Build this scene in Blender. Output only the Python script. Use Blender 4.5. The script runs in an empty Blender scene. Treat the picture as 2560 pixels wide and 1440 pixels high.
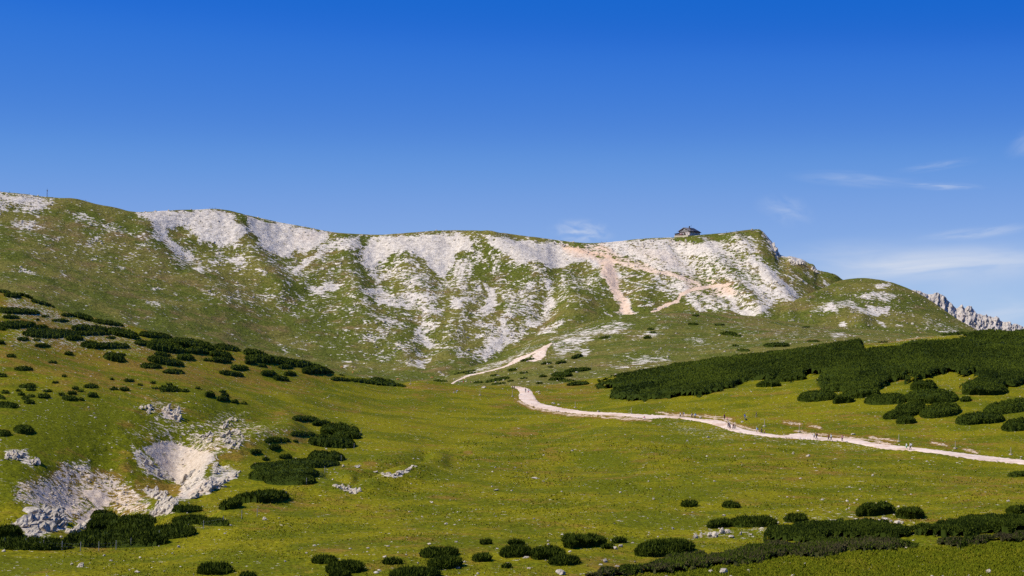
import bpy, math, random
import numpy as np
from mathutils import Vector

R = math.radians
rng = np.random.default_rng(11)
random.seed(5)
scn = bpy.context.scene
COL = scn.collection

# ------------------------------------------------------------------ camera
F = 4777.0            # focal length in photograph pixels (2560 wide)
TH = math.atan((860 - 720) / F)
CT, ST = math.cos(TH), math.sin(TH)
cam = bpy.data.cameras.new('camera')
cam.sensor_width = 36.0
cam.lens = 36.0 * F / 2560.0
cam.clip_start, cam.clip_end = 0.5, 60000
co = bpy.data.objects.new('camera', cam)
COL.objects.link(co)
co.location = (0, 0, 0)
co.rotation_euler = (math.pi / 2 + TH, 0, 0)
scn.camera = co

# ------------------------------------------------------------------ sky, sun, exposure
SUN_EL, SUN_AZ = R(48), R(-107)          # azimuth measured from the view direction (+Y), clockwise
sdir = Vector((math.sin(SUN_AZ) * math.cos(SUN_EL), math.cos(SUN_AZ) * math.cos(SUN_EL), math.sin(SUN_EL)))
world = bpy.data.worlds.new('World')
scn.world = world
world.use_nodes = True
wn = world.node_tree.nodes
wl = world.node_tree.links
wn.clear()


def N(nodes, typ, **kw):
    n = nodes.new(typ)
    for k, v in kw.items():
        if k == 'ins':
            for kk, vv in v.items():
                n.inputs[kk].default_value = vv
        else:
            setattr(n, k, v)
    return n


def sky_setup():
    out = N(wn, 'ShaderNodeOutputWorld')
    bg = N(wn, 'ShaderNodeBackground', ins={'Strength': 0.15})
    sky = N(wn, 'ShaderNodeTexSky', sky_type='NISHITA', sun_disc=False, altitude=1900.0, air_density=1.0, dust_density=0.15, ozone_density=3.0)
    sky.sun_elevation = SUN_EL
    sky.sun_rotation = SUN_AZ
    tc = N(wn, 'ShaderNodeTexCoord')
    # thin clear mountain air: the sky darkens fast above the horizon
    sep = N(wn, 'ShaderNodeSeparateXYZ')
    wl.new(tc.outputs['Generated'], sep.inputs[0])
    mx0 = N(wn, 'ShaderNodeMath', operation='MAXIMUM', ins={1: 0.0})
    wl.new(sep.outputs['Z'], mx0.inputs[0])
    pz = N(wn, 'ShaderNodeMath', operation='POWER', ins={1: 1.2})
    wl.new(mx0.outputs[0], pz.inputs[0])
    mz = N(wn, 'ShaderNodeMath', operation='MULTIPLY', ins={1: 5.1})
    wl.new(pz.outputs[0], mz.inputs[0])
    comb = N(wn, 'ShaderNodeCombineXYZ')
    wl.new(sep.outputs['X'], comb.inputs[0]); wl.new(sep.outputs['Y'], comb.inputs[1]); wl.new(mz.outputs[0], comb.inputs[2])
    nrm = N(wn, 'ShaderNodeVectorMath', operation='NORMALIZE')
    wl.new(comb.outputs[0], nrm.inputs[0])
    wl.new(nrm.outputs[0], sky.inputs['Vector'])
    # the photograph's deep polarised blue: a response per channel, the same over the whole sky
    sat = N(wn, 'ShaderNodeHueSaturation', ins={'Hue': 0.508, 'Saturation': 1.28, 'Value': 1.0})
    wl.new(sky.outputs[0], sat.inputs['Color'])
    sp = N(wn, 'ShaderNodeSeparateColor')
    wl.new(sat.outputs[0], sp.inputs[0])
    hs = N(wn, 'ShaderNodeCombineColor')
    resp = (((0.215, 0.055), (0.265, 0.162), (0.373, 0.35), (0.517, 0.60), (0.847, 0.934), (2.36, 1.38), (7.5, 1.7)),
            ((0.849, 0.651), (0.982, 0.84), (1.249, 1.108), (1.57, 1.438), (2.201, 1.726), (4.29, 2.20), (7.5, 2.5)),
            ((2.65, 2.91), (2.95, 3.15), (3.5, 3.27), (4.07, 3.41), (4.98, 3.55), (6.54, 3.70), (7.9, 3.8)))
    for k, pts in enumerate(resp):
        lg = N(wn, 'ShaderNodeMath', operation='LOGARITHM', ins={1: 2.0})
        nm = N(wn, 'ShaderNodeMapRange', ins={1: -4.0, 2: 4.0, 3: 0.0, 4: 1.0})
        fc = N(wn, 'ShaderNodeFloatCurve')
        cu = fc.mapping.curves[0]
        P = [(0.0, 0.0)] + [((math.log2(r) + 4) / 8, v / 4) for r, v in pts]
        cu.points[0].location = P[0]
        cu.points[1].location = (1.0, P[-1][1] * 1.02)
        for q in P[1:]:
            cu.points.new(*q)
        fc.mapping.update()
        gn = N(wn, 'ShaderNodeMath', operation='MULTIPLY', ins={1: 4.0})
        wl.new(sp.outputs[k], lg.inputs[0]); wl.new(lg.outputs[0], nm.inputs[0]); wl.new(nm.outputs[0], fc.inputs['Value']); wl.new(fc.outputs[0], gn.inputs[0]); wl.new(gn.outputs[0], hs.inputs[k])
    # cirrus: noise on the sky dome, in azimuth / elevation
    at = N(wn, 'ShaderNodeMath', operation='ARCTAN2')
    wl.new(sep.outputs['X'], at.inputs[0]); wl.new(sep.outputs['Y'], at.inputs[1])
    ae = N(wn, 'ShaderNodeMath', operation='ARCSINE')
    wl.new(sep.outputs['Z'], ae.inputs[0])
    ang = N(wn, 'ShaderNodeCombineXYZ')
    wl.new(at.outputs[0], ang.inputs[0]); wl.new(ae.outputs[0], ang.inputs[1])

    def wisp(px, py, rx, ry, tilt, amt, scale, sharp=(0.42, 0.75)):
        a = (px - 1280) / F
        e = (860 - py) / F
        mp = N(wn, 'ShaderNodeMapping', vector_type='TEXTURE')
        mp.inputs['Location'].default_value = (a, e, 0)
        mp.inputs['Rotation'].default_value = (0, 0, R(tilt))
        mp.inputs['Scale'].default_value = (rx / F, ry / F, 1)
        wl.new(ang.outputs[0], mp.inputs[0])
        ln = N(wn, 'ShaderNodeVectorMath', operation='LENGTH')
        wl.new(mp.outputs[0], ln.inputs[0])
        fall = N(wn, 'ShaderNodeMapRange', interpolation_type='SMOOTHSTEP', ins={1: 1.0, 2: 0.0, 3: 0.0, 4: 1.0})
        wl.new(ln.outputs['Value'], fall.inputs[0])
        nz = N(wn, 'ShaderNodeTexNoise', noise_dimensions='3D', ins={'Scale': scale, 'Detail': 4.0, 'Roughness': 0.55, 'Distortion': 0.5})
        off = N(wn, 'ShaderNodeVectorMath', operation='ADD')
        off.inputs[1].default_value = (px * 0.013, py * 0.017, 0)
        wl.new(mp.outputs[0], off.inputs[0])
        wl.new(off.outputs[0], nz.inputs['Vector'])
        sh = N(wn, 'ShaderNodeMapRange', interpolation_type='SMOOTHSTEP', ins={1: sharp[0], 2: sharp[1], 3: 0.0, 4: amt})
        wl.new(nz.outputs[0], sh.inputs[0])
        m = N(wn, 'ShaderNodeMath', operation='MULTIPLY')
        wl.new(fall.outputs[0], m.inputs[0]); wl.new(sh.outputs[0], m.inputs[1])
        return m.outputs[0]

    ws = [wisp(2130, 455, 190, 26, -4, 0.26, 1.5, (0.25, 0.7)), wisp(2340, 475, 120, 14, -3, 0.43, 1.3, (0.3, 0.75)),
          wisp(2300, 690, 620, 130, 3, 0.40, 1.2, (0.05, 0.8)), wisp(2420, 590, 170, 20, 6, 0.53, 1.2, (0.28, 0.75)), wisp(2330, 668, 420, 60, 3, 0.82, 1.3, (0.2, 0.7)),
          wisp(2520, 790, 300, 70, 4, 0.59, 1.4, (0.2, 0.7)), wisp(1960, 530, 90, 50, -15, 0.31, 1.4, (0.3, 0.75)),
          wisp(1455, 580, 95, 42, -4, 0.71, 1.6, (0.34, 0.72)), wisp(2560, 370, 90, 50, 25, 0.28, 1.5, (0.3, 0.75)),
          wisp(2330, 425, 130, 16, 8, 0.23, 1.4, (0.3, 0.75)), wisp(2100, 640, 260, 50, 2, 0.26, 1.3, (0.2, 0.7)),
          wisp(3250, 560, 520, 60, 3, 0.68, 1.3)]
    acc = ws[0]
    for w in ws[1:]:
        a = N(wn, 'ShaderNodeMath', operation='ADD')
        a.use_clamp = True
        wl.new(acc, a.inputs[0]); wl.new(w, a.inputs[1])
        acc = a.outputs[0]
    mix = N(wn, 'ShaderNodeMix', data_type='RGBA')
    wl.new(acc, mix.inputs[0]); wl.new(hs.outputs[0], mix.inputs[6])
    mix.inputs[7].default_value = (3.0, 3.3, 3.9, 1)
    wl.new(mix.outputs[2], bg.inputs['Color'])
    wl.new(bg.outputs[0], out.inputs['Surface'])


sky_setup()
sl = bpy.data.lights.new('sun', 'SUN')
sl.energy = 4.0
sl.angle = R(0.53)
sl.color = (1.0, 0.955, 0.88)
so = bpy.data.objects.new('sun', sl)
COL.objects.link(so)
so.location = sdir * 500
so.rotation_euler = sdir.to_track_quat('Z', 'Y').to_euler()
vs = scn.view_settings
vs.view_transform = 'Standard'
vs.look = 'None'
vs.exposure = 0.5
vs.gamma = 1.0
vs.use_curve_mapping = False
scn.cycles.max_bounces = 4
scn.cycles.diffuse_bounces = 2
scn.cycles.glossy_bounces = 1
scn.cycles.use_denoising = False
scn.cycles.use_adaptive_sampling = True
scn.cycles.adaptive_threshold = 0.015

# ------------------------------------------------------------------ numeric helpers
_perm = np.random.default_rng(3).permutation(512).astype(np.int64)
_gr = np.random.default_rng(4).uniform(0, 2 * np.pi, 512)
_gx, _gy = np.cos(_gr), np.sin(_gr)


def perlin(x, y):
    xi = np.floor(x).astype(np.int64); yi = np.floor(y).astype(np.int64)
    xf = x - xi; yf = y - yi
    u = xf * xf * xf * (xf * (xf * 6 - 15) + 10); v = yf * yf * yf * (yf * (yf * 6 - 15) + 10)

    def g(ix, iy, fx, fy):
        h = _perm[(_perm[ix & 511] + iy) & 511]
        return _gx[h] * fx + _gy[h] * fy
    a = g(xi, yi, xf, yf); b = g(xi + 1, yi, xf - 1, yf); c = g(xi, yi + 1, xf, yf - 1); d = g(xi + 1, yi + 1, xf - 1, yf - 1)
    return ((a * (1 - u) + b * u) * (1 - v) + (c * (1 - u) + d * u) * v) * 1.5


def fbm(x, y, octs=4, gain=0.5):
    s = 0; a = 1.0
    for k in range(octs):
        s = s + a * perlin(x + 17.3 * k, y - 9.1 * k)
        x = x * 2.03; y = y * 2.03; a *= gain
    return s


def ridged(x, y, octs=4):
    s = 0; a = 1.0
    for k in range(octs):
        s = s + a * (1 - 2 * np.abs(perlin(x + 31.7 * k, y + 5.9 * k)))
        x = x * 2.1; y = y * 2.1; a *= 0.5
    return s


def cells(x, y):
    """rounded mounds: dome height 0..1 of the nearest random centre, and that centre's own random number"""
    xi = np.floor(x).astype(np.int64); yi = np.floor(y).astype(np.int64)
    best = np.full(x.shape, 9.0); idn = np.zeros(x.shape)
    for ox in (-1, 0, 1):
        for oy in (-1, 0, 1):
            h = _perm[(_perm[(xi + ox) & 511] + yi + oy) & 511]
            h2 = _perm[(h + 77) & 511]; h3 = _perm[(h2 + 31) & 511]
            r = 0.75 + 0.5 * h3 / 511.0
            d = np.hypot(xi + ox + 0.15 + 0.7 * h / 511.0 - x, yi + oy + 0.15 + 0.7 * h2 / 511.0 - y) / r
            idn = np.where(d < best, h3 / 511.0, idn)
            best = np.minimum(best, d)
    return np.sqrt(np.clip(1 - (best / 0.80) ** 3, 0, 1)), idn


def sstep(a, b, x):
    t = np.clip((x - a) / (b - a), 0, 1)
    return t * t * (3 - 2 * t)


def pchip(xk, yk, x):
    """monotone cubic through (xk, yk); yk may be [..., K]"""
    xk = np.asarray(xk, float); yk = np.asarray(yk, float)
    h = np.diff(xk); d = np.diff(yk, axis=-1) / h
    m = np.zeros_like(yk)
    p = d[..., :-1] * d[..., 1:]
    w1 = 2 * h[1:] + h[:-1]; w2 = h[1:] + 2 * h[:-1]
    with np.errstate(all='ignore'):
        hm = (w1 + w2) / (w1 / d[..., :-1] + w2 / d[..., 1:])
    m[..., 1:-1] = np.where(p > 0, hm, 0)
    m[..., 0] = d[..., 0]; m[..., -1] = d[..., -1]
    i = np.clip(np.searchsorted(xk, x) - 1, 0, len(xk) - 2)
    t = (x - xk[i]) / h[i]
    y0, y1, m0, m1 = yk[..., i], yk[..., i + 1], m[..., i] * h[i], m[..., i + 1] * h[i]
    return (2 * t**3 - 3 * t**2 + 1) * y0 + (t**3 - 2 * t**2 + t) * m0 + (-2 * t**3 + 3 * t**2) * y1 + (t**3 - t**2) * m1


def z_at(py, Y):
    v = (720 - np.asarray(py, float)) / F
    return Y * (ST + v * CT) / (CT - v * ST)


def x_at(px, Y, z):
    return (np.asarray(px, float) - 1280) / F * (Y * CT + z * ST)


def project(x, y, z):
    f = y * CT + z * ST
    v = -y * ST + z * CT
    return 1280 + F * x / f, 720 - F * v / f


def seg_dist(px, py, line):
    best = np.full(px.shape, 1e9)
    for (x0, y0), (x1, y1) in zip(line[:-1], line[1:]):
        dx, dy = x1 - x0, y1 - y0
        t = np.clip(((px - x0) * dx + (py - y0) * dy) / (dx * dx + dy * dy + 1e-9), 0, 1)
        best = np.minimum(best, np.hypot(px - x0 - t * dx, py - y0 - t * dy))
    return best


def in_poly(px, py, poly):
    ins = np.zeros(px.shape, bool)
    n = len(poly)
    for i in range(n):
        x0, y0 = poly[i]; x1, y1 = poly[(i + 1) % n]
        if y0 == y1:
            continue
        c = ((y0 > py) != (y1 > py)) & (px < (x1 - x0) * (py - y0) / (y1 - y0) + x0)
        ins ^= c
    return ins


def poly_mask(px, py, poly, soft):
    """1 inside, 0 outside, smooth over +-soft pixels"""
    xs = [p[0] for p in poly]; ys = [p[1] for p in poly]
    out = np.zeros(px.shape)
    sel = (px > min(xs) - soft) & (px < max(xs) + soft) & (py > min(ys) - soft) & (py < max(ys) + soft)
    if not sel.any():
        return out
    a, b = px[sel], py[sel]
    d = seg_dist(a, b, list(poly) + [poly[0]])
    d = np.where(in_poly(a, b, poly), d, -d)
    out[sel] = sstep(-soft, soft, d)
    return out


# crop coordinates noted while measuring the photograph -> photograph pixels
def c1(P): return [(x / 2.977, 420 + y / 2.977) for x, y in P]
def c2(P): return [(800 + x / 2.977, 500 + y / 2.977) for x, y in P]
def c3(P): return [(1500 + x / 2.415, 520 + y / 2.415) for x, y in P]
def c5(P): return [(x / 2.977, 960 + y / 2.977) for x, y in P]


def link(o):
    COL.objects.link(o)
    return o


def make_mesh(name, V, polys, attrs=None, smooth=True):
    """polys: list of int arrays [n,3] or [n,4]"""
    me = bpy.data.meshes.new(name)
    V = np.ascontiguousarray(V, dtype=np.float32)
    polys = [np.asarray(p, np.int32) for p in polys if len(p)]
    loops = np.concatenate([p.ravel() for p in polys])
    tot = np.concatenate([np.full(len(p), p.shape[1], np.int32) for p in polys])
    start = np.concatenate([[0], np.cumsum(tot)[:-1]]).astype(np.int32)
    me.vertices.add(len(V)); me.vertices.foreach_set('co', V.ravel())
    me.loops.add(len(loops)); me.loops.foreach_set('vertex_index', loops)
    me.polygons.add(len(tot)); me.polygons.foreach_set('loop_start', start); me.polygons.foreach_set('loop_total', tot)
    me.polygons.foreach_set('use_smooth', np.full(len(tot), smooth, bool))
    for k, v in (attrs or {}).items():
        a = me.attributes.new(k, 'FLOAT', 'POINT')
        a.data.foreach_set('value', np.ascontiguousarray(v, dtype=np.float32).ravel())
    me.update(calc_edges=True)
    return me


def add(name, me, mat=None, parent=None):
    o = bpy.data.objects.new(name, me)
    if mat is not None and me is not None:
        if not me.materials:
            me.materials.append(mat)
        elif me.materials[0] is not mat:
            o.material_slots[0].link = 'OBJECT'
            o.material_slots[0].material = mat
    if parent is not None:
        o.parent = parent
    return link(o)


def tag(o, label, cat, group=None, kind=None):
    if label: o['label'] = label
    if cat: o['category'] = cat
    if group: o['group'] = group
    if kind: o['kind'] = kind
    return o


def empty(name, loc, rz=0.0):
    o = bpy.data.objects.new(name, None)
    o.location = loc
    o.rotation_euler = (0, 0, rz)
    return link(o)


# ------------------------------------------------------------------ materials
def mat_new(name):
    m = bpy.data.materials.new(name)
    m.use_nodes = True
    nt = m.node_tree
    b = nt.nodes['Principled BSDF']
    return m, nt.nodes, nt.links, b


def simple(name, col, rough=0.8, var=0.12, scale=3.0, metal=0.0):
    m, n, l, b = mat_new(name)
    tc = N(n, 'ShaderNodeTexCoord')
    nz = N(n, 'ShaderNodeTexNoise', ins={'Scale': scale, 'Detail': 3.0})
    l.new(tc.outputs['Object'], nz.inputs['Vector'])
    mr = N(n, 'ShaderNodeMapRange', ins={1: 0.3, 2: 0.7, 3: 1 - var, 4: 1 + var})
    l.new(nz.outputs[0], mr.inputs[0])
    mx = N(n, 'ShaderNodeVectorMath', operation='SCALE')
    mx.inputs[0].default_value = col
    l.new(mr.outputs[0], mx.inputs['Scale'])
    l.new(mx.outputs[0], b.inputs['Base Color'])
    b.inputs['Roughness'].default_value = rough
    b.inputs['Metallic'].default_value = metal
    b.inputs['Specular IOR Level'].default_value = 0.25
    return m


def ground_material(name, g_a, g_b, g_dry, rock_a, rock_b, pink, unit, speck=0.0, bump=0.6, rscale=1.0, edge=0.03):
    """grass, dry grass, limestone and reddish soil; where each lies comes from the sheet's own attributes.
    unit: size in metres of a stone / tussock"""
    m, n, l, b = mat_new(name)
    tc = N(n, 'ShaderNodeTexCoord')

    def attr(a):
        return N(n, 'ShaderNodeAttribute', attribute_name=a).outputs['Fac']

    def noise(scale, detail=4.0, rough=0.55, dist=0.0, stretch=None):
        z = N(n, 'ShaderNodeTexNoise', ins={'Scale': scale, 'Detail': detail, 'Roughness': rough, 'Distortion': dist})
        if stretch:
            mp = N(n, 'ShaderNodeMapping')
            mp.inputs['Scale'].default_value = stretch
            l.new(tc.outputs['Object'], mp.inputs[0])
            l.new(mp.outputs[0], z.inputs['Vector'])
        else:
            l.new(tc.outputs['Object'], z.inputs['Vector'])
        return z.outputs[0]

    def mr(x, a, b_, c=0.0, d=1.0, smooth=True):
        q = N(n, 'ShaderNodeMapRange', ins={1: a, 2: b_, 3: c, 4: d})
        if smooth: q.interpolation_type = 'SMOOTHSTEP'
        l.new(x, q.inputs[0])
        return q.outputs[0]

    def math_(op, a, b_):
        q = N(n, 'ShaderNodeMath', operation=op)
        for i, v in enumerate((a, b_)):
            if isinstance(v, (int, float)): q.inputs[i].default_value = v
            else: l.new(v, q.inputs[i])
        return q.outputs[0]

    def mix(f, a, b_, mode='MIX'):
        q = N(n, 'ShaderNodeMix', data_type='RGBA', blend_type=mode)
        if isinstance(f, (int, float)): q.inputs[0].default_value = f
        else: l.new(f, q.inputs[0])
        for i, v in ((6, a), (7, b_)):
            if isinstance(v, tuple): q.inputs[i].default_value = (*v, 1)
            else: l.new(v, q.inputs[i])
        return q.outputs[2]

    big = noise(0.045 / unit, 3.0)
    mid = noise(0.22 / unit, 3.0, 0.6, 0.0)
    fine = noise(1.3 / unit, 3.0, 0.65)
    # grass
    f1 = math_('ADD', mr(big, 0.32, 0.68), math_('MULTIPLY', math_('SUBTRACT', mid, 0.5), 1.3))
    f1 = math_('ADD', f1, attr('lush'))
    g = mix(mr(f1, 0.1, 1.0), g_a, g_b)
    dry = math_('ADD', attr('dry'), math_('MULTIPLY', math_('SUBTRACT', noise(0.11 / unit, 4.0, 0.62, 0.0), 0.53), 3.0))
    g = mix(math_('MULTIPLY', mr(dry, 0.0, 0.75), 0.8), g, g_dry)
    tus = mr(fine, 0.34, 0.66, 0.5, 1.45, False)
    sc = N(n, 'ShaderNodeVectorMath', operation='SCALE')
    l.new(g, sc.inputs[0]); l.new(tus, sc.inputs['Scale'])
    g = sc.outputs[0]
    # limestone
    rn = noise(0.55 / unit * rscale, 5.0, 0.68, 0.0)
    rc = mix(mr(rn, 0.3, 0.72), rock_a, rock_b)
    fleck = noise(2.2 / unit, 2.0, 0.7)
    sc2 = N(n, 'ShaderNodeVectorMath', operation='SCALE')
    l.new(rc, sc2.inputs[0]); l.new(mr(fleck, 0.28, 0.6, 0.72, 1.08, False), sc2.inputs['Scale'])
    rc = mix(math_('MULTIPLY', attr('pink'), 0.85), sc2.outputs[0], pink)
    # where rock shows through
    sel = noise(0.55 / unit * rscale, 6.0, 0.72, 0.0)
    thr = math_('ADD', math_('ADD', math_('MULTIPLY', math_('SUBTRACT', sel, 0.5), 3.4), 0.5), math_('SUBTRACT', attr('rock'), 0.5))
    msk = mr(thr, 0.5 - edge, 0.5 + edge)
    if speck > 0:
        vo = N(n, 'ShaderNodeTexVoronoi', ins={'Scale': 0.42 / unit, 'Randomness': 1.0})
        l.new(tc.outputs['Object'], vo.inputs['Vector'])
        sp = math_('MULTIPLY', mr(vo.outputs['Distance'], 0.10, 0.20, 1.0, 0.0), mr(noise(0.08 / unit, 3.0), 0.62 - speck, 0.72))
        msk = math_('MAXIMUM', msk, sp)
    colr = mix(msk, g, rc)
    l.new(colr, b.inputs['Base Color'])
    b.inputs['Roughness'].default_value = 0.95
    b.inputs['Specular IOR Level'].default_value = 0.02
    bp = N(n, 'ShaderNodeBump', ins={'Strength': bump, 'Distance': unit * 0.6})
    hh = math_('ADD', fine, math_('MULTIPLY', rn, 0.8))
    l.new(hh, bp.inputs['Height'])
    l.new(bp.outputs[0], b.inputs['Normal'])
    return m


M = {}
M['near'] = ground_material('meadow_turf', (0.102, 0.108, 0.004), (0.170, 0.151, 0.005), (0.200, 0.115, 0.020),
                            (0.38, 0.305, 0.215), (0.62, 0.53, 0.395), (0.58, 0.40, 0.25), 0.7, speck=0.0, bump=0.55, edge=0.06)
M['far'] = ground_material('mountain_turf', (0.088, 0.098, 0.014), (0.146, 0.128, 0.027), (0.178, 0.116, 0.046),
                           (0.41, 0.352, 0.278), (0.69, 0.605, 0.475), (0.66, 0.43, 0.27), 3.0, speck=0.0, bump=0.7, edge=0.085)
def path_material():
    m, n, l, b = mat_new('path_gravel')
    tc = N(n, 'ShaderNodeTexCoord')
    def nz(sc, dt):
        z = N(n, 'ShaderNodeTexNoise', ins={'Scale': sc, 'Detail': dt, 'Roughness': 0.65}); l.new(tc.outputs['Object'], z.inputs['Vector']); return z.outputs[0]
    def mr(x, p, q, c=0.0, d=1.0):
        t = N(n, 'ShaderNodeMapRange', ins={1: p, 2: q, 3: c, 4: d}); l.new(x, t.inputs[0]); return t.outputs[0]
    mx = N(n, 'ShaderNodeMix', data_type='RGBA'); mx.inputs[6].default_value = (0.70, 0.545, 0.41, 1); mx.inputs[7].default_value = (0.50, 0.33, 0.20, 1)
    l.new(mr(nz(0.16, 4.0), 0.46, 0.72), mx.inputs[0])
    sc = N(n, 'ShaderNodeVectorMath', operation='SCALE'); l.new(mx.outputs[2], sc.inputs[0]); l.new(mr(nz(1.6, 3.0), 0.32, 0.68, 0.78, 1.12), sc.inputs['Scale'])
    l.new(sc.outputs[0], b.inputs['Base Color']); b.inputs['Roughness'].default_value = 0.95; b.inputs['Specular IOR Level'].default_value = 0.05
    return m


M['path'] = path_material()


def rock_material(name, a, b_, stain, unit):
    m, n, l, b = mat_new(name)
    tc = N(n, 'ShaderNodeTexCoord')
    def noise(sc, d, r=0.6):
        z = N(n, 'ShaderNodeTexNoise', ins={'Scale': sc, 'Detail': d, 'Roughness': r})
        l.new(tc.outputs['Object'], z.inputs['Vector'])
        return z.outputs[0]
    def mr(x, p, q, c=0.0, d=1.0):
        t = N(n, 'ShaderNodeMapRange', ins={1: p, 2: q, 3: c, 4: d}); l.new(x, t.inputs[0]); return t.outputs[0]
    f = noise(1.1 / unit, 7.0, 0.7)
    mx = N(n, 'ShaderNodeMix', data_type='RGBA'); mx.inputs[6].default_value = (*a, 1); mx.inputs[7].default_value = (*b_, 1)
    l.new(mr(f, 0.32, 0.66), mx.inputs[0])
    mx2 = N(n, 'ShaderNodeMix', data_type='RGBA'); mx2.inputs[7].default_value = (*stain, 1)
    l.new(mr(noise(0.35 / unit, 3.0), 0.56, 0.72, 0, 0.55), mx2.inputs[0]); l.new(mx.outputs[2], mx2.inputs[6])
    l.new(mx2.outputs[2], b.inputs['Base Color'])
    b.inputs['Roughness'].default_value = 0.92; b.inputs['Specular IOR Level'].default_value = 0.15
    bp = N(n, 'ShaderNodeBump', ins={'Strength': 0.8, 'Distance': unit * 0.5}); l.new(f, bp.inputs['Height']); l.new(bp.outputs[0], b.inputs['Normal'])
    return m


M['rock'] = rock_material('limestone', (0.29, 0.24, 0.17), (0.62, 0.53, 0.40), (0.34, 0.25, 0.15), 1.0)
M['outcrop'] = rock_material('grey_limestone', (0.20, 0.17, 0.13), (0.54, 0.47, 0.365), (0.32, 0.24, 0.15), 1.2)
M['crag'] = rock_material('grey_limestone_crag', (0.30, 0.265, 0.225), (0.56, 0.49, 0.41), (0.50, 0.31, 0.19), 7.0)


def bush_material(name, a, b_, dead):
    m, n, l, b = mat_new(name)
    at = N(n, 'ShaderNodeAttribute', attribute_name='tint')
    br = N(n, 'ShaderNodeAttribute', attribute_name='dead')
    mx = N(n, 'ShaderNodeMix', data_type='RGBA')
    mx.inputs[6].default_value = (*a, 1); mx.inputs[7].default_value = (*b_, 1)
    l.new(at.outputs['Fac'], mx.inputs[0])
    m2 = N(n, 'ShaderNodeMix', data_type='RGBA')
    m2.inputs[7].default_value = (*dead, 1)
    l.new(br.outputs['Fac'], m2.inputs[0]); l.new(mx.outputs[2], m2.inputs[6])
    l.new(m2.outputs[2], b.inputs['Base Color'])
    b.inputs['Roughness'].default_value = 0.8
    b.inputs['Specular IOR Level'].default_value = 0.03
    return m


M['bush'] = bush_material('pine_needles', (0.010, 0.018, 0.002), (0.068, 0.088, 0.007), (0.070, 0.052, 0.026))

# ------------------------------------------------------------------ terrain sheets
class Sheet:
    """a hill as columns of profile points: columns {px: [(py, Y), ...]}, the last point being the crest; the ground then falls away behind it."""

    def __init__(self, cols, crest=None, pxs=None, seg=None, pre=None, post=((60, -5), (220, -45), (500, -120)), post_n=(4, 4, 4)):
        px_c = np.array(sorted(cols), float)
        PYk = np.array([[p[0] for p in cols[c]] for c in sorted(cols)], float)
        Yk = np.array([[p[1] for p in cols[c]] for c in sorted(cols)], float)
        Zk = z_at(PYk, Yk)
        self.px = pxs
        Yi = pchip(px_c, Yk.T, pxs).T
        Zi = pchip(px_c, Zk.T, pxs).T
        if crest is not None:
            cx = np.array([c[0] for c in crest], float); cy = np.array([c[1] for c in crest], float)
            Zi[:, -1] = z_at(pchip(cx, cy, pxs), Yi[:, -1])
        n = len(pxs)
        if pre:
            Yi = np.concatenate([np.tile([p[0] for p in pre], (n, 1)), Yi], 1)
            Zi = np.concatenate([np.tile([p[1] for p in pre], (n, 1)), Zi], 1)
        K = Yi.shape[1]
        for dy, dz in post:
            Yi = np.concatenate([Yi, Yi[:, K - 1:K] + dy], 1)
            Zi = np.concatenate([Zi, Zi[:, K - 1:K] + dz], 1)
        seg = list(seg) + list(post_n)
        t = np.concatenate([[0]] + [np.arange(1, s + 1) / s + k for k, s in enumerate(seg)])
        kk = np.arange(Yi.shape[1], dtype=float)
        self.t = t
        self.jc = int(np.sum(seg[:K - 1]))          # grid row of the crest
        self.Y = pchip(kk, Yi, t)
        self.Z = pchip(kk, Zi, t)
        self.X = x_at(pxs[:, None], self.Y, self.Z)
        self.tc = float(K - 1)
        self.refresh()

    def refresh(self):
        self.PX, self.PY = project(self.X, self.Y, self.Z)

    def lift(self, dz):
        self.Z = self.Z + dz
        self.refresh()

    def cast(self, px, py):
        """the first ground point met along the photograph's ray (px, py)"""
        px = np.atleast_1d(np.asarray(px, float)); py = np.atleast_1d(np.asarray(py, float))
        i = np.clip(np.round(np.interp(px, self.px, np.arange(len(self.px)))).astype(int), 0, len(self.px) - 1)
        J = self.jc + 1
        Yo = np.empty(len(px)); Zo = np.empty(len(px))
        for a in range(0, len(px), 20000):
            s = slice(a, a + 20000)
            pyc = self.PY[i[s], :J]
            hit = pyc <= py[s][:, None]
            j = np.where(hit.any(1), hit.argmax(1), J - 1)
            j = np.clip(j, 1, J - 1)
            ii = i[s]
            p0, p1 = self.PY[ii, j - 1], self.PY[ii, j]
            f = np.clip((p0 - py[s]) / np.where(np.abs(p0 - p1) < 1e-6, 1e-6, p0 - p1), 0, 1)
            Yo[s] = self.Y[ii, j - 1] * (1 - f) + self.Y[ii, j] * f
            Zo[s] = self.Z[ii, j - 1] * (1 - f) + self.Z[ii, j] * f
        return np.stack([x_at(px, Yo, Zo), Yo, Zo], -1)

    def ground_z(self, x, y):
        """height of the sheet under world points (between its front and its crest)"""
        x = np.asarray(x, float); y = np.asarray(y, float)
        p = 1280 + F * x / y
        i = np.clip(np.round(np.interp(p, self.px, np.arange(len(self.px)))).astype(int), 0, len(self.px) - 1)
        out = np.empty(len(x))
        for k in range(len(x)):
            out[k] = np.interp(y[k], self.Y[i[k]], self.Z[i[k]])
        return out

    def build(self, name, mat, attrs):
        nc, nt = self.X.shape
        V = np.stack([self.X, self.Y, self.Z], -1).reshape(-1, 3)
        idx = np.arange(nc * nt).reshape(nc, nt)
        Q = np.stack([idx[:-1, :-1], idx[1:, :-1], idx[1:, 1:], idx[:-1, 1:]], -1).reshape(-1, 4)
        me = make_mesh(name, V, [Q], {k: v for k, v in attrs.items()})
        o = add(name, me, mat)
        o['kind'] = 'structure'
        return o


def px_grid(step, a=-40, b=2600, lo=-1000, hi=3560, n_out=45):
    return np.concatenate([np.linspace(lo, a, n_out, endpoint=False), np.arange(a, b, step), np.linspace(b, hi, n_out)])


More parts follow.
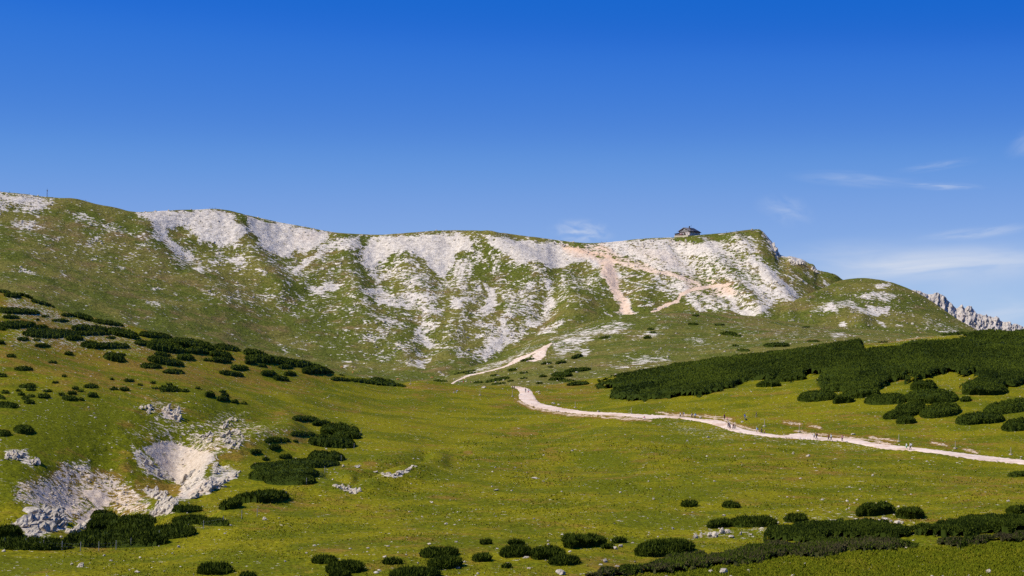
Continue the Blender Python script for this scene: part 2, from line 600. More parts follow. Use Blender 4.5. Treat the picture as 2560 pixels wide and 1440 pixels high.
def blank(sh):
    return {k: np.zeros(sh.X.shape) for k in ('rock', 'pink', 'dry', 'lush')}


_jit = {}


def jitter(sh, unit):
    k = (id(sh), unit)
    if k not in _jit:
        _jit[k] = (fbm(sh.X / unit, sh.Y / (unit * 1.5), 3), fbm(sh.X / unit + 40, sh.Y / (unit * 1.5) + 9, 3))
    return _jit[k]


def paint(sh, A, key, poly, val, soft=6.0, jit=6.0, unit=12.0, mode='max'):
    jx, jy = jitter(sh, unit)
    mk = poly_mask(sh.PX + jx * jit, sh.PY + jy * jit * 0.7, poly, soft) * val
    A[key] = np.maximum(A[key], mk) if mode == 'max' else A[key] + mk


def stripe(sh, A, key, line, w, val, jit=3.0, unit=8.0):
    m = w * 1.2 + jit * 2 + 2
    xs = [p[0] for p in line]; ys = [p[1] for p in line]
    sel = (sh.PX > min(xs) - m) & (sh.PX < max(xs) + m) & (sh.PY > min(ys) - m) & (sh.PY < max(ys) + m)
    jx = fbm(sh.X[sel] / unit, sh.Y[sel] / unit, 3) * jit
    d = seg_dist(sh.PX[sel] + jx, sh.PY[sel] + jx * 0.6, line)
    A[key][sel] = np.maximum(A[key][sel], val * (1 - sstep(w * 0.5, w * 1.2, d)))


def bump_line(sh, line, w, amp):
    d = seg_dist(sh.PX, sh.PY, line)
    fade = 1 - sstep(sh.tc - 0.35, sh.tc, np.broadcast_to(sh.t, sh.X.shape))
    return amp * np.exp(-(d / w) ** 2) * fade


# ---- near ground: meadow basin, hill with pines on either side, the saddle between them
near_cols = {
    -1000: [(1440, 235), (1300, 310), (1100, 370), (880, 460), (700, 580), (560, 690)],
    -500: [(1440, 235), (1320, 305), (1150, 360), (950, 450), (780, 560), (640, 660)],
    0: [(1440, 235), (1335, 300), (1200, 345), (1000, 425), (850, 530), (728, 640)],
    150: [(1440, 235), (1345, 298), (1230, 350), (1010, 435), (880, 540), (775, 655)],
    300: [(1440, 235), (1350, 296), (1275, 352), (1020, 452), (900, 560), (812, 680)],
    450: [(1440, 235), (1330, 300), (1215, 385), (1010, 480), (920, 590), (838, 690)],
    600: [(1440, 235), (1300, 310), (1180, 395), (1040, 500), (940, 625), (873, 705)],
    720: [(1440, 235), (1290, 315), (1180, 400), (1060, 510), (960, 650), (900, 730)],
    835: [(1440, 235), (1290, 315), (1200, 388), (1090, 500), (985, 660), (930, 760)],
    1000: [(1440, 235), (1290, 317), (1200, 392), (1100, 505), (1020, 660), (962, 800)],
    1150: [(1440, 235), (1290, 318), (1200, 398), (1105, 520), (1030, 660), (962, 815)],
    1300: [(1440, 235), (1290, 318), (1200, 400), (1100, 530), (1030, 660), (966, 830)],
    1400: [(1440, 235), (1290, 318), (1190, 405), (1090, 540), (1030, 655), (960, 850)],
    1500: [(1440, 235), (1290, 316), (1190, 405), (1080, 540), (1010, 690), (938, 880)],
    1700: [(1440, 235), (1290, 315), (1180, 410), (1065, 555), (985, 690), (905, 865)],
    1900: [(1440, 235), (1290, 312), (1185, 408), (1085, 530), (965, 680), (880, 850)],
    2100: [(1440, 235), (1290, 310), (1190, 400), (1105, 505), (960, 655), (855, 835)],
    2300: [(1440, 235), (1290, 308), (1190, 398), (1120, 490), (960, 640), (839, 850)],
    2560: [(1440, 232), (1285, 305), (1195, 400), (1145, 465), (980, 610), (825, 860)],
    3000: [(1440, 230), (1285, 305), (1200, 400), (1120, 490), (950, 620), (790, 880)],
    3560: [(1440, 230), (1285, 305), (1180, 400), (1080, 490), (900, 620), (740, 880)],
}
near_crest = [(-1000, 560), (-500, 640), (0, 728), (40, 737), (90, 752), (140, 769), (200, 788), (260, 801), (340, 818), (420, 834), (520, 858),
              (600, 875), (700, 897), (835, 932), (920, 947), (1000, 960), (1060, 955), (1150, 960), (1300, 966), (1400, 960), (1480, 947),
              (1560, 938), (1700, 914), (1800, 899), (1900, 888), (2000, 877), (2100, 864), (2150, 858), (2230, 853), (2300, 843), (2400, 837),
              (2560, 831), (3000, 795), (3560, 745)]
near = Sheet(near_cols, near_crest, px_grid(3.3), seg=(10, 16, 70, 80, 110, 110, 100), pre=((6, -1.9), (90, -19.5)), post=((45, -2.5), (160, -24), (420, -75)))
dz = np.zeros(near.X.shape)
# the two sinkholes on the left and the rib between them, and the small gullies in the meadow
dz += bump_line(near, [(445, 1150), (450, 1215)], 62, -2.8)
dz += bump_line(near, [(190, 1230), (255, 1260)], 80, -3.2)
dz += bump_line(near, [(720, 1085), (620, 1128), (530, 1150), (500, 1215), (440, 1262)], 40, 2.6)
dz += bump_line(near, [(900, 1200), (985, 1172), (1060, 1150)], 16, -1.6)
dz += bump_line(near, [(820, 1195), (880, 1216)], 16, -1.4)
dz += bump_line(near, [(560, 1300), (760, 1228), (930, 1222), (1100, 1160)], 22, 1.1)
near.lift(dz)
near.lift((0.9 * fbm(near.X / 70, near.Y / 90, 3) + 0.75 * fbm(near.X / 36 + 3, near.Y / 46, 2)) * sstep(150, 260, near.Y))
rk = poly_mask(near.PX, near.PY, c5([(0, 560), (500, 540), (900, 300), (1100, 80), (1850, 180), (2160, 340), (1900, 480), (1500, 800), (1150, 980), (400, 1100), (60, 1060)]), 25)
near.lift(rk * (0.38 * ridged(near.X / 9, near.Y / 9, 4) - 0.15))
near.lift(0.10 * fbm(near.X / 2.2, near.Y / 3.0, 3))

A = blank(near)
A['rock'][:] = -0.05 + 0.09 * fbm(near.X / 30, near.Y / 50, 3)
for poly, v, sf in [
    (c5([(1070, 480), (1170, 430), (1320, 450), (1450, 488), (1580, 515), (1605, 570), (1540, 615), (1505, 690), (1420, 745), (1310, 745), (1240, 670), (1150, 580)]), 1.0, 6),
    (c5([(1130, 100), (1380, 160), (1340, 290), (1500, 280), (1640, 220), (1820, 220), (1850, 290), (2150, 340), (2080, 400), (1880, 430), (1700, 520), (1560, 550), (1400, 510), (1150, 460), (930, 370), (1050, 320), (1130, 250), (1040, 190)]), 0.29, 16),
    (c5([(1370, 390), (1560, 340), (1800, 340), (1880, 420), (1700, 520), (1560, 560), (1420, 500)]), 0.40, 14),
    (c5([(1200, 170), (1350, 190), (1340, 290), (1220, 260)]), 0.85, 8),
    (c5([(970, 460), (1040, 490), (1130, 570), (1260, 660), (1310, 730), (1220, 720), (1100, 670), (1040, 620), (1000, 560)]), 0.72, 8),
    (c5([(120, 720), (350, 680), (480, 570), (640, 580), (700, 640), (860, 680), (1050, 830), (1130, 900), (1100, 960), (900, 970), (800, 920), (680, 930), (560, 1020), (400, 960), (280, 920), (180, 900), (90, 850)]), 0.54, 18),
    (c5([(200, 760), (420, 740), (560, 800), (640, 920), (560, 1000), (380, 940), (240, 880)]), 0.74, 18),
    (c5([(600, 780), (740, 780), (820, 850), (800, 910), (720, 920), (660, 860)]), 1.0, 4),
    (c5([(680, 930), (760, 920), (700, 1000), (600, 1060), (560, 1020)]), 0.95, 5),
    (c5([(1060, 780), (1200, 790), (1260, 850), (1180, 870), (1100, 830)]), 0.85, 6),
    (c5([(1110, 950), (1280, 870), (1350, 830), (1290, 960), (1130, 985)]), 0.95, 6),
    (c5([(1340, 800), (1530, 700), (1700, 690), (1780, 650), (1760, 700), (1620, 770), (1540, 820), (1400, 860), (1300, 850)]), 0.95, 6),
    (c5([(1330, 700), (1480, 650), (1540, 700), (1420, 800), (1340, 810)]), 0.8, 6),
    (c5([(1580, 600), (1660, 600), (1780, 640), (1700, 690), (1560, 690)]), 0.6, 8),
    (c5([(30, 500), (180, 480), (210, 530), (290, 590), (260, 630), (120, 560), (30, 570)]), 0.62, 8),
    (c5([(60, 1060), (240, 950), (400, 920), (540, 1000), (480, 1080), (380, 1100), (300, 1130), (200, 1170), (180, 1110)]), 0.9, 8),
    ([(955, 1182), (985, 1190), (1035, 1165), (1020, 1178), (985, 1196), (960, 1190)], 0.95, 4),
    ([(833, 1215), (865, 1216), (905, 1228), (885, 1238), (860, 1228)], 0.85, 4),
    ([(2150, 858), (2170, 842), (2220, 832), (2350, 830), (2440, 836), (2370, 838), (2275, 850), (2200, 858)], 0.42, 8),
    ([(40, 800), (330, 830), (390, 880), (200, 880), (60, 870), (0, 860)], 0.26, 25),
    ([(20, 735), (120, 770), (170, 790), (320, 815), (240, 830), (100, 800), (0, 790)], 0.36, 15),
    ([(1690, 1050), (1800, 1070), (1850, 1095), (1780, 1105), (1700, 1085), (1640, 1060)], 0.17, 12),
    ([(1820, 1080), (1960, 1098), (2080, 1106), (2220, 1122), (2160, 1130), (2050, 1115), (1900, 1104)], 0.2, 8),
    ([(1900, 1290), (2300, 1280), (2330, 1310), (1900, 1345), (1720, 1350), (1740, 1320)], 0.22, 18),
]:
    paint(near, A, 'rock', poly, v, sf, 5.0, 5.0)
for poly, v, sf in [
    (c5([(1250, 740), (1340, 740), (1350, 830), (1290, 850), (1200, 790)]), 0.7, 8),
    (c5([(1400, 830), (1480, 760), (1560, 710), (1560, 770), (1440, 850)]), 0.8, 5),
    (c5([(600, 680), (700, 650), (860, 690), (900, 900), (800, 900), (620, 780)]), 0.35, 12),
    (c5([(560, 1020), (690, 920), (760, 930), (600, 1060)]), 0.5, 8),
    (c5([(820, 850), (1050, 840), (1120, 960), (900, 970)]), 0.55, 10),
    (c5([(120, 720), (480, 570), (860, 680), (1130, 900), (1100, 960), (560, 1020), (90, 850)]), 0.42, 20),
    (c5([(1120, 500), (1300, 480), (1550, 550), (1500, 640), (1320, 730)]), 0.22, 10),
    (c5([(960, 540), (1040, 640), (1000, 640)]), 0.8, 8),
    (c5([(900, 300), (1130, 100), (1850, 200), (2150, 340), (1880, 430), (1560, 560), (1150, 480)]), 0.3, 20),
]:
    paint(near, A, 'pink', poly, v, sf, 4, 5)
for poly, v, sf in [
    ([(0, 740), (180, 790), (620, 890), (850, 950), (760, 990), (300, 960), (0, 960)], 0.55, 40),
    ([(1080, 960), (1290, 965), (1500, 945), (1520, 1010), (1400, 1000), (1250, 1010), (1000, 985)], 0.34, 18),
    ([(640, 1010), (900, 1010), (900, 1050), (700, 1050)], 0.26, 20),
    ([(2150, 858), (2170, 842), (2220, 832), (2350, 830), (2440, 836), (2370, 838), (2275, 850), (2200, 858)], 0.6, 8),
    ([(560, 1130), (680, 1085), (800, 1075), (780, 1100), (640, 1140), (520, 1170)], 0.36, 14),
    ([(1200, 1060), (1700, 1120), (2300, 1180), (2560, 1200), (2560, 1230), (1900, 1190), (1300, 1140)], 0.16, 40),
    ([(1600, 1060), (2560, 1120), (2560, 1145), (1900, 1100), (1640, 1070)], 0.14, 12),
    ([(340, 1180), (400, 1190), (450, 1230), (420, 1260), (330, 1240)], 0.7, 10),
    ([(290, 1090), (340, 1130), (400, 1190), (330, 1200), (260, 1160)], 0.35, 14),
    (c5([(1200, 740), (1340, 740), (1340, 840), (1180, 800)]), 0.9, 8),
    (c5([(120, 720), (350, 680), (480, 570), (860, 680), (1050, 830), (1100, 960), (900, 970), (560, 1020), (280, 920), (90, 850)]), 0.75, 16),
]:
    paint(near, A, 'dry', poly, v, sf, 10, 14)
for poly, v, sf in [
    ([(0, 990), (330, 1010), (350, 1120), (240, 1200), (0, 1210)], -0.8, 40),  # shade on the sinkhole's left slope, painted in as darker green
    ([(330, 1010), (600, 1000), (720, 1060), (560, 1110), (380, 1080)], -0.6, 25),  # sinkhole back wall: its shade put into the grass colour too
    ([(540, 1010), (720, 1050), (740, 1090), (560, 1080)], -0.75, 18),  # steeper part of that wall, painted shade again
    ([(1500, 1440), (1700, 1430), (1950, 1395), (2200, 1375), (2560, 1350), (2560, 1460), (1500, 1460)], -0.6, 14),
    ([(880, 1040), (1250, 1010), (1300, 1080), (1100, 1150), (900, 1180)], 0.22, 40),
    ([(560, 1260), (760, 1200), (960, 1220), (760, 1300), (500, 1380)], 0.12, 30),
    ([(1900, 970), (2300, 1000), (2560, 1090), (2400, 1110), (2000, 1050), (1600, 1010)], 0.22, 30),
    ([(820, 1160), (960, 1180), (900, 1240), (780, 1230)], -0.3, 16),
]:
    paint(near, A, 'lush', poly, v, sf, 12, 18, mode='add')
# trodden and eroded ground along the path
for line in ([(1290, 1000), (1330, 1020), (1420, 1036), (1625, 1050)], [(1640, 1030), (1700, 1038), (1760, 1040), (1830, 1048)],
             [(1810, 1050), (1850, 1065), (1900, 1080)], [(1990, 1078), (2040, 1085), (2160, 1098), (2230, 1112)],
             [(1960, 1056), (2000, 1060)], [(2022, 1063), (2050, 1069)], [(2170, 1092), (2240, 1102)], [(2330, 1106), (2372, 1116)], [(2410, 1124), (2440, 1130)]):
    stripe(near, A, 'rock', line, 3.0, 0.62, 7.0, 4.0)
    stripe(near, A, 'pink', line, 9.0, 0.9, 3.0, 5.0)
    stripe(near, A, 'dry', line, 8.0, 0.7, 6.0, 5.0)
for x, y, w in [(1295, 1083, 26), (1330, 1083, 12), (1370, 1209, 14), (655, 1277, 16), (925, 1157, 14), (1030, 968, 16), (1170, 1130, 9)]:
    stripe(near, A, 'dry', [(x - w, y), (x + w, y + 1)], 4.0, 0.95, 4.0, 4.0)
A['dry'] += 0.34 * np.clip(fbm(near.X / 26, near.Y / 34, 4), -1, 1) + 0.22 * fbm(near.X / 60 + 7, near.Y / 70, 3)
A['lush'] += 0.5 * fbm(near.X / 19 + 9, near.Y / 28, 4)
near_obj = near.build('meadow', M['near'], A)
near_A = A

# ---- middle knoll
knoll_cols = {
    -1000: [(1010, 900), (1000, 1000), (995, 1100), (990, 1200)],
    700: [(1015, 950), (1008, 1100), (1000, 1250), (1000, 1350)],
    900: [(1010, 1000), (1000, 1150), (990, 1300), (985, 1400)],
    1078: [(1000, 1000), (985, 1150), (965, 1350), (952, 1500)],
    1271: [(1000, 1000), (970, 1150), (930, 1350), (885, 1600)],
    1450: [(990, 1000), (950, 1200), (880, 1450), (814, 1700)],
    1682: [(980, 1000), (920, 1250), (850, 1500), (775, 1750)],
    1900: [(980, 1000), (900, 1250), (850, 1500), (795, 1780)],
    2162: [(960, 1000), (880, 1250), (850, 1500), (822, 1800)],
    2560: [(950, 1000), (890, 1250), (870, 1500), (850, 1800)],
    3560: [(960, 1000), (920, 1250), (900, 1500), (890, 1800)],
}
knoll_crest = [(-1000, 995), (900, 985), (1000, 970), (1078, 952), (1125, 938), (1165, 920), (1213, 904), (1271, 884), (1304, 869), (1371, 840), (1421, 823), (1505, 800),
               (1556, 790), (1606, 785), (1660, 779), (1700, 776), (1748, 779), (1815, 785), (1885, 793), (1955, 803), (2038, 812), (2162, 822), (2245, 830), (2560, 850), (3560, 890)]
knoll = Sheet(knoll_cols, knoll_crest, px_grid(3.6, a=800, b=2600, n_out=30), seg=(30, 80, 110), post=((70, -4), (250, -40), (500, -90)))
knoll.lift((1.6 * fbm(knoll.X / 90, knoll.Y / 110, 3) + 0.35 * fbm(knoll.X / 12, knoll.Y / 14, 4)))
A = blank(knoll)
A['rock'][:] = 0.01 + 0.14 * fbm(knoll.X / 50, knoll.Y / 80, 3)
for poly, v, sf in [
    (c2([(1700, 1030), (1900, 960), (2080, 950), (2230, 900), (2220, 960), (2100, 1000), (1950, 1100), (1880, 1150), (1790, 1170), (1720, 1120)]), 0.42, 12),
    (c2([(1950, 1120), (2010, 1110), (1990, 1160), (1920, 1180)]), 0.7, 5),
    (c2([(1000, 1330), (1200, 1240), (1390, 1180), (1500, 1110), (1660, 1080), (1500, 1180), (1250, 1270)]), 0.42, 6),
    (c3([(70, 940), (150, 920), (330, 870), (400, 880), (430, 930), (250, 970), (100, 975)]), 0.36, 14),
    (c3([(490, 790), (560, 785), (640, 800), (720, 830), (560, 830)]), 0.36, 8),
    (c3([(0, 700), (120, 680), (200, 700), (60, 800), (0, 800)]), 0.45, 10),
    (c3([(1350, 750), (1480, 750), (1560, 770), (1400, 785)]), 0.44, 6),
    (c3([(250, 700), (420, 690), (360, 790), (200, 800)]), 0.22, 14),
    (c3([(600, 690), (900, 700), (1300, 740), (1500, 780), (1100, 800), (800, 740)]), 0.17, 20),
]:
    paint(knoll, A, 'rock', poly, v, sf, 5, 14)
A['rock'] = np.where(A['rock'] > 0.15, np.clip(A['rock'] + 0.22 * fbm(knoll.X / 20, knoll.Y / 30, 4), 0, 0.95), A['rock'])
paint(knoll, A, 'dry', c3([(300, 620), (700, 620), (1200, 700), (900, 720), (400, 690)]), 0.35, 14, 8, 20)
paint(knoll, A, 'dry', c3([(900, 690), (1700, 740), (1500, 800), (1000, 800)]), 0.22, 14, 8, 20)
knoll_obj = knoll.build('knoll', M['far'], A)

# ---- main mountain
mtn_cols = {
    -1000: [(760, 1450), (650, 1600), (560, 1760), (470, 1950), (430, 2050)],
    -300: [(830, 1450), (720, 1650), (620, 1830), (520, 2000), (468, 2110)],
    0: [(830, 1480), (740, 1660), (640, 1850), (540, 2030), (478, 2150)],
    350: [(900, 1500), (800, 1720), (700, 1920), (600, 2090), (532, 2200)],
    700: [(960, 1560), (880, 1760), (780, 1950), (660, 2140), (556, 2290)],
    1000: [(985, 1560), (910, 1780), (800, 1980), (690, 2140), (585, 2300)],
    1200: [(990, 1560), (910, 1780), (800, 1990), (690, 2150), (576, 2300)],
    1550: [(980, 1600), (900, 1790), (800, 1980), (700, 2130), (603, 2290)],
    1900: [(960, 1650), (880, 1800), (790, 1960), (690, 2100), (574, 2250)],
    2150: [(960, 1700), (900, 1830), (840, 1970), (780, 2090), (720, 2200)],
    2600: [(980, 1750), (950, 1860), (920, 1970), (890, 2080), (870, 2200)],
    3560: [(980, 1750), (960, 1860), (930, 1970), (910, 2080), (900, 2200)],
}
mtn_crest = [(-1000, 430), (-300, 468), (-100, 473), (0, 478), (30, 480), (60, 483), (100, 488), (118, 490), (150, 494), (175, 495), (250, 511), (300, 522), (340, 532), (380, 530),
             (450, 525), (500, 524), (540, 522), (570, 525), (600, 533), (700, 556), (780, 571), (850, 582), (940, 587), (1010, 585), (1100, 577), (1165, 575), (1240, 581),
             (1330, 592), (1420, 604), (1470, 608), (1540, 604), (1620, 596), (1690, 592), (1745, 588), (1800, 584), (1850, 578), (1895, 575), (1908, 583), (1922, 598),
             (1936, 617), (1948, 639), (1958, 644), (1966, 646), (1974, 642), (1990, 646), (2008, 652), (2020, 660), (2034, 664), (2042, 676), (2075, 685), (2090, 690), (2110, 702), (2150, 720), (2300, 790), (2600, 870), (3560, 900)]
mtn = Sheet(mtn_cols, mtn_crest, px_grid(3.0, n_out=60), seg=(25, 75, 100, 110, 120), post=((40, -1.5), (250, -25), (700, -160)))
dz = np.zeros(mtn.X.shape)
for line, w, a in [
    ([(600, 535), (605, 600), (640, 650), (700, 720)], 32, 13), ([(1190, 580), (1240, 620), (1320, 660), (1400, 690), (1430, 770)], 40, 17),
    ([(860, 590), (880, 680), (900, 760)], 36, 10), ([(1510, 690), (1470, 770)], 28, 9), ([(1740, 600), (1830, 700), (1900, 780)], 22, 8),
    ([(1840, 600), (1950, 720), (1985, 765)], 20, 9), ([(1640, 650), (1710, 710)], 18, 6), ([(1930, 640), (2050, 725)], 24, 2.5), ([(1010, 640), (1040, 700), (1080, 800)], 30, 6),
    ([(1640, 690), (1600, 760)], 20, 5), ([(1150, 760), (1130, 860)], 30, 7), ([(880, 780), (1000, 870)], 50, 6), ([(330, 540), (420, 640), (560, 740)], 30, 6),
    ([(470, 540), (420, 590), (470, 650)], 36, -9), ([(720, 580), (737, 660)], 46, -10), ([(930, 600), (960, 690)], 40, -8),
    ([(1120, 620), (1110, 700)], 30, -6), ([(1390, 630), (1395, 720), (1350, 800), (1215, 895)], 34, -15), ([(1880, 640), (1995, 745)], 18, -8),
    ([(1690, 620), (1800, 730), (1880, 790)], 18, -6), ([(1535, 650), (1560, 780)], 18, -4), ([(780, 720), (850, 720)], 25, -6), ([(1290, 600), (1340, 650)], 28, -7),
    ([(1040, 770), (1070, 850), (1060, 900)], 26, -6), ([(1220, 720), (1250, 800)], 26, -5)]:
    dz += bump_line(mtn, line, w, a * (0.6 if a > 0 else 0.5))
mtn.lift(dz)
edgefade = 0.25 + 0.75 * (1 - sstep(mtn.tc - 0.25, mtn.tc, np.broadcast_to(mtn.t, mtn.X.shape)))
mtn.lift((3.5 * fbm(mtn.X / 120, mtn.Y / 160, 3) + 1.2 * fbm(mtn.X / 26, mtn.Y / 40, 3)) * edgefade)
A = blank(mtn)
A['rock'][:] = 0.02 + 0.14 * fbm(mtn.X / 45, mtn.Y / 60, 4)
A['dry'][:] = 0.10 + 0.22 * fbm(mtn.X / 110, mtn.Y / 160, 4)
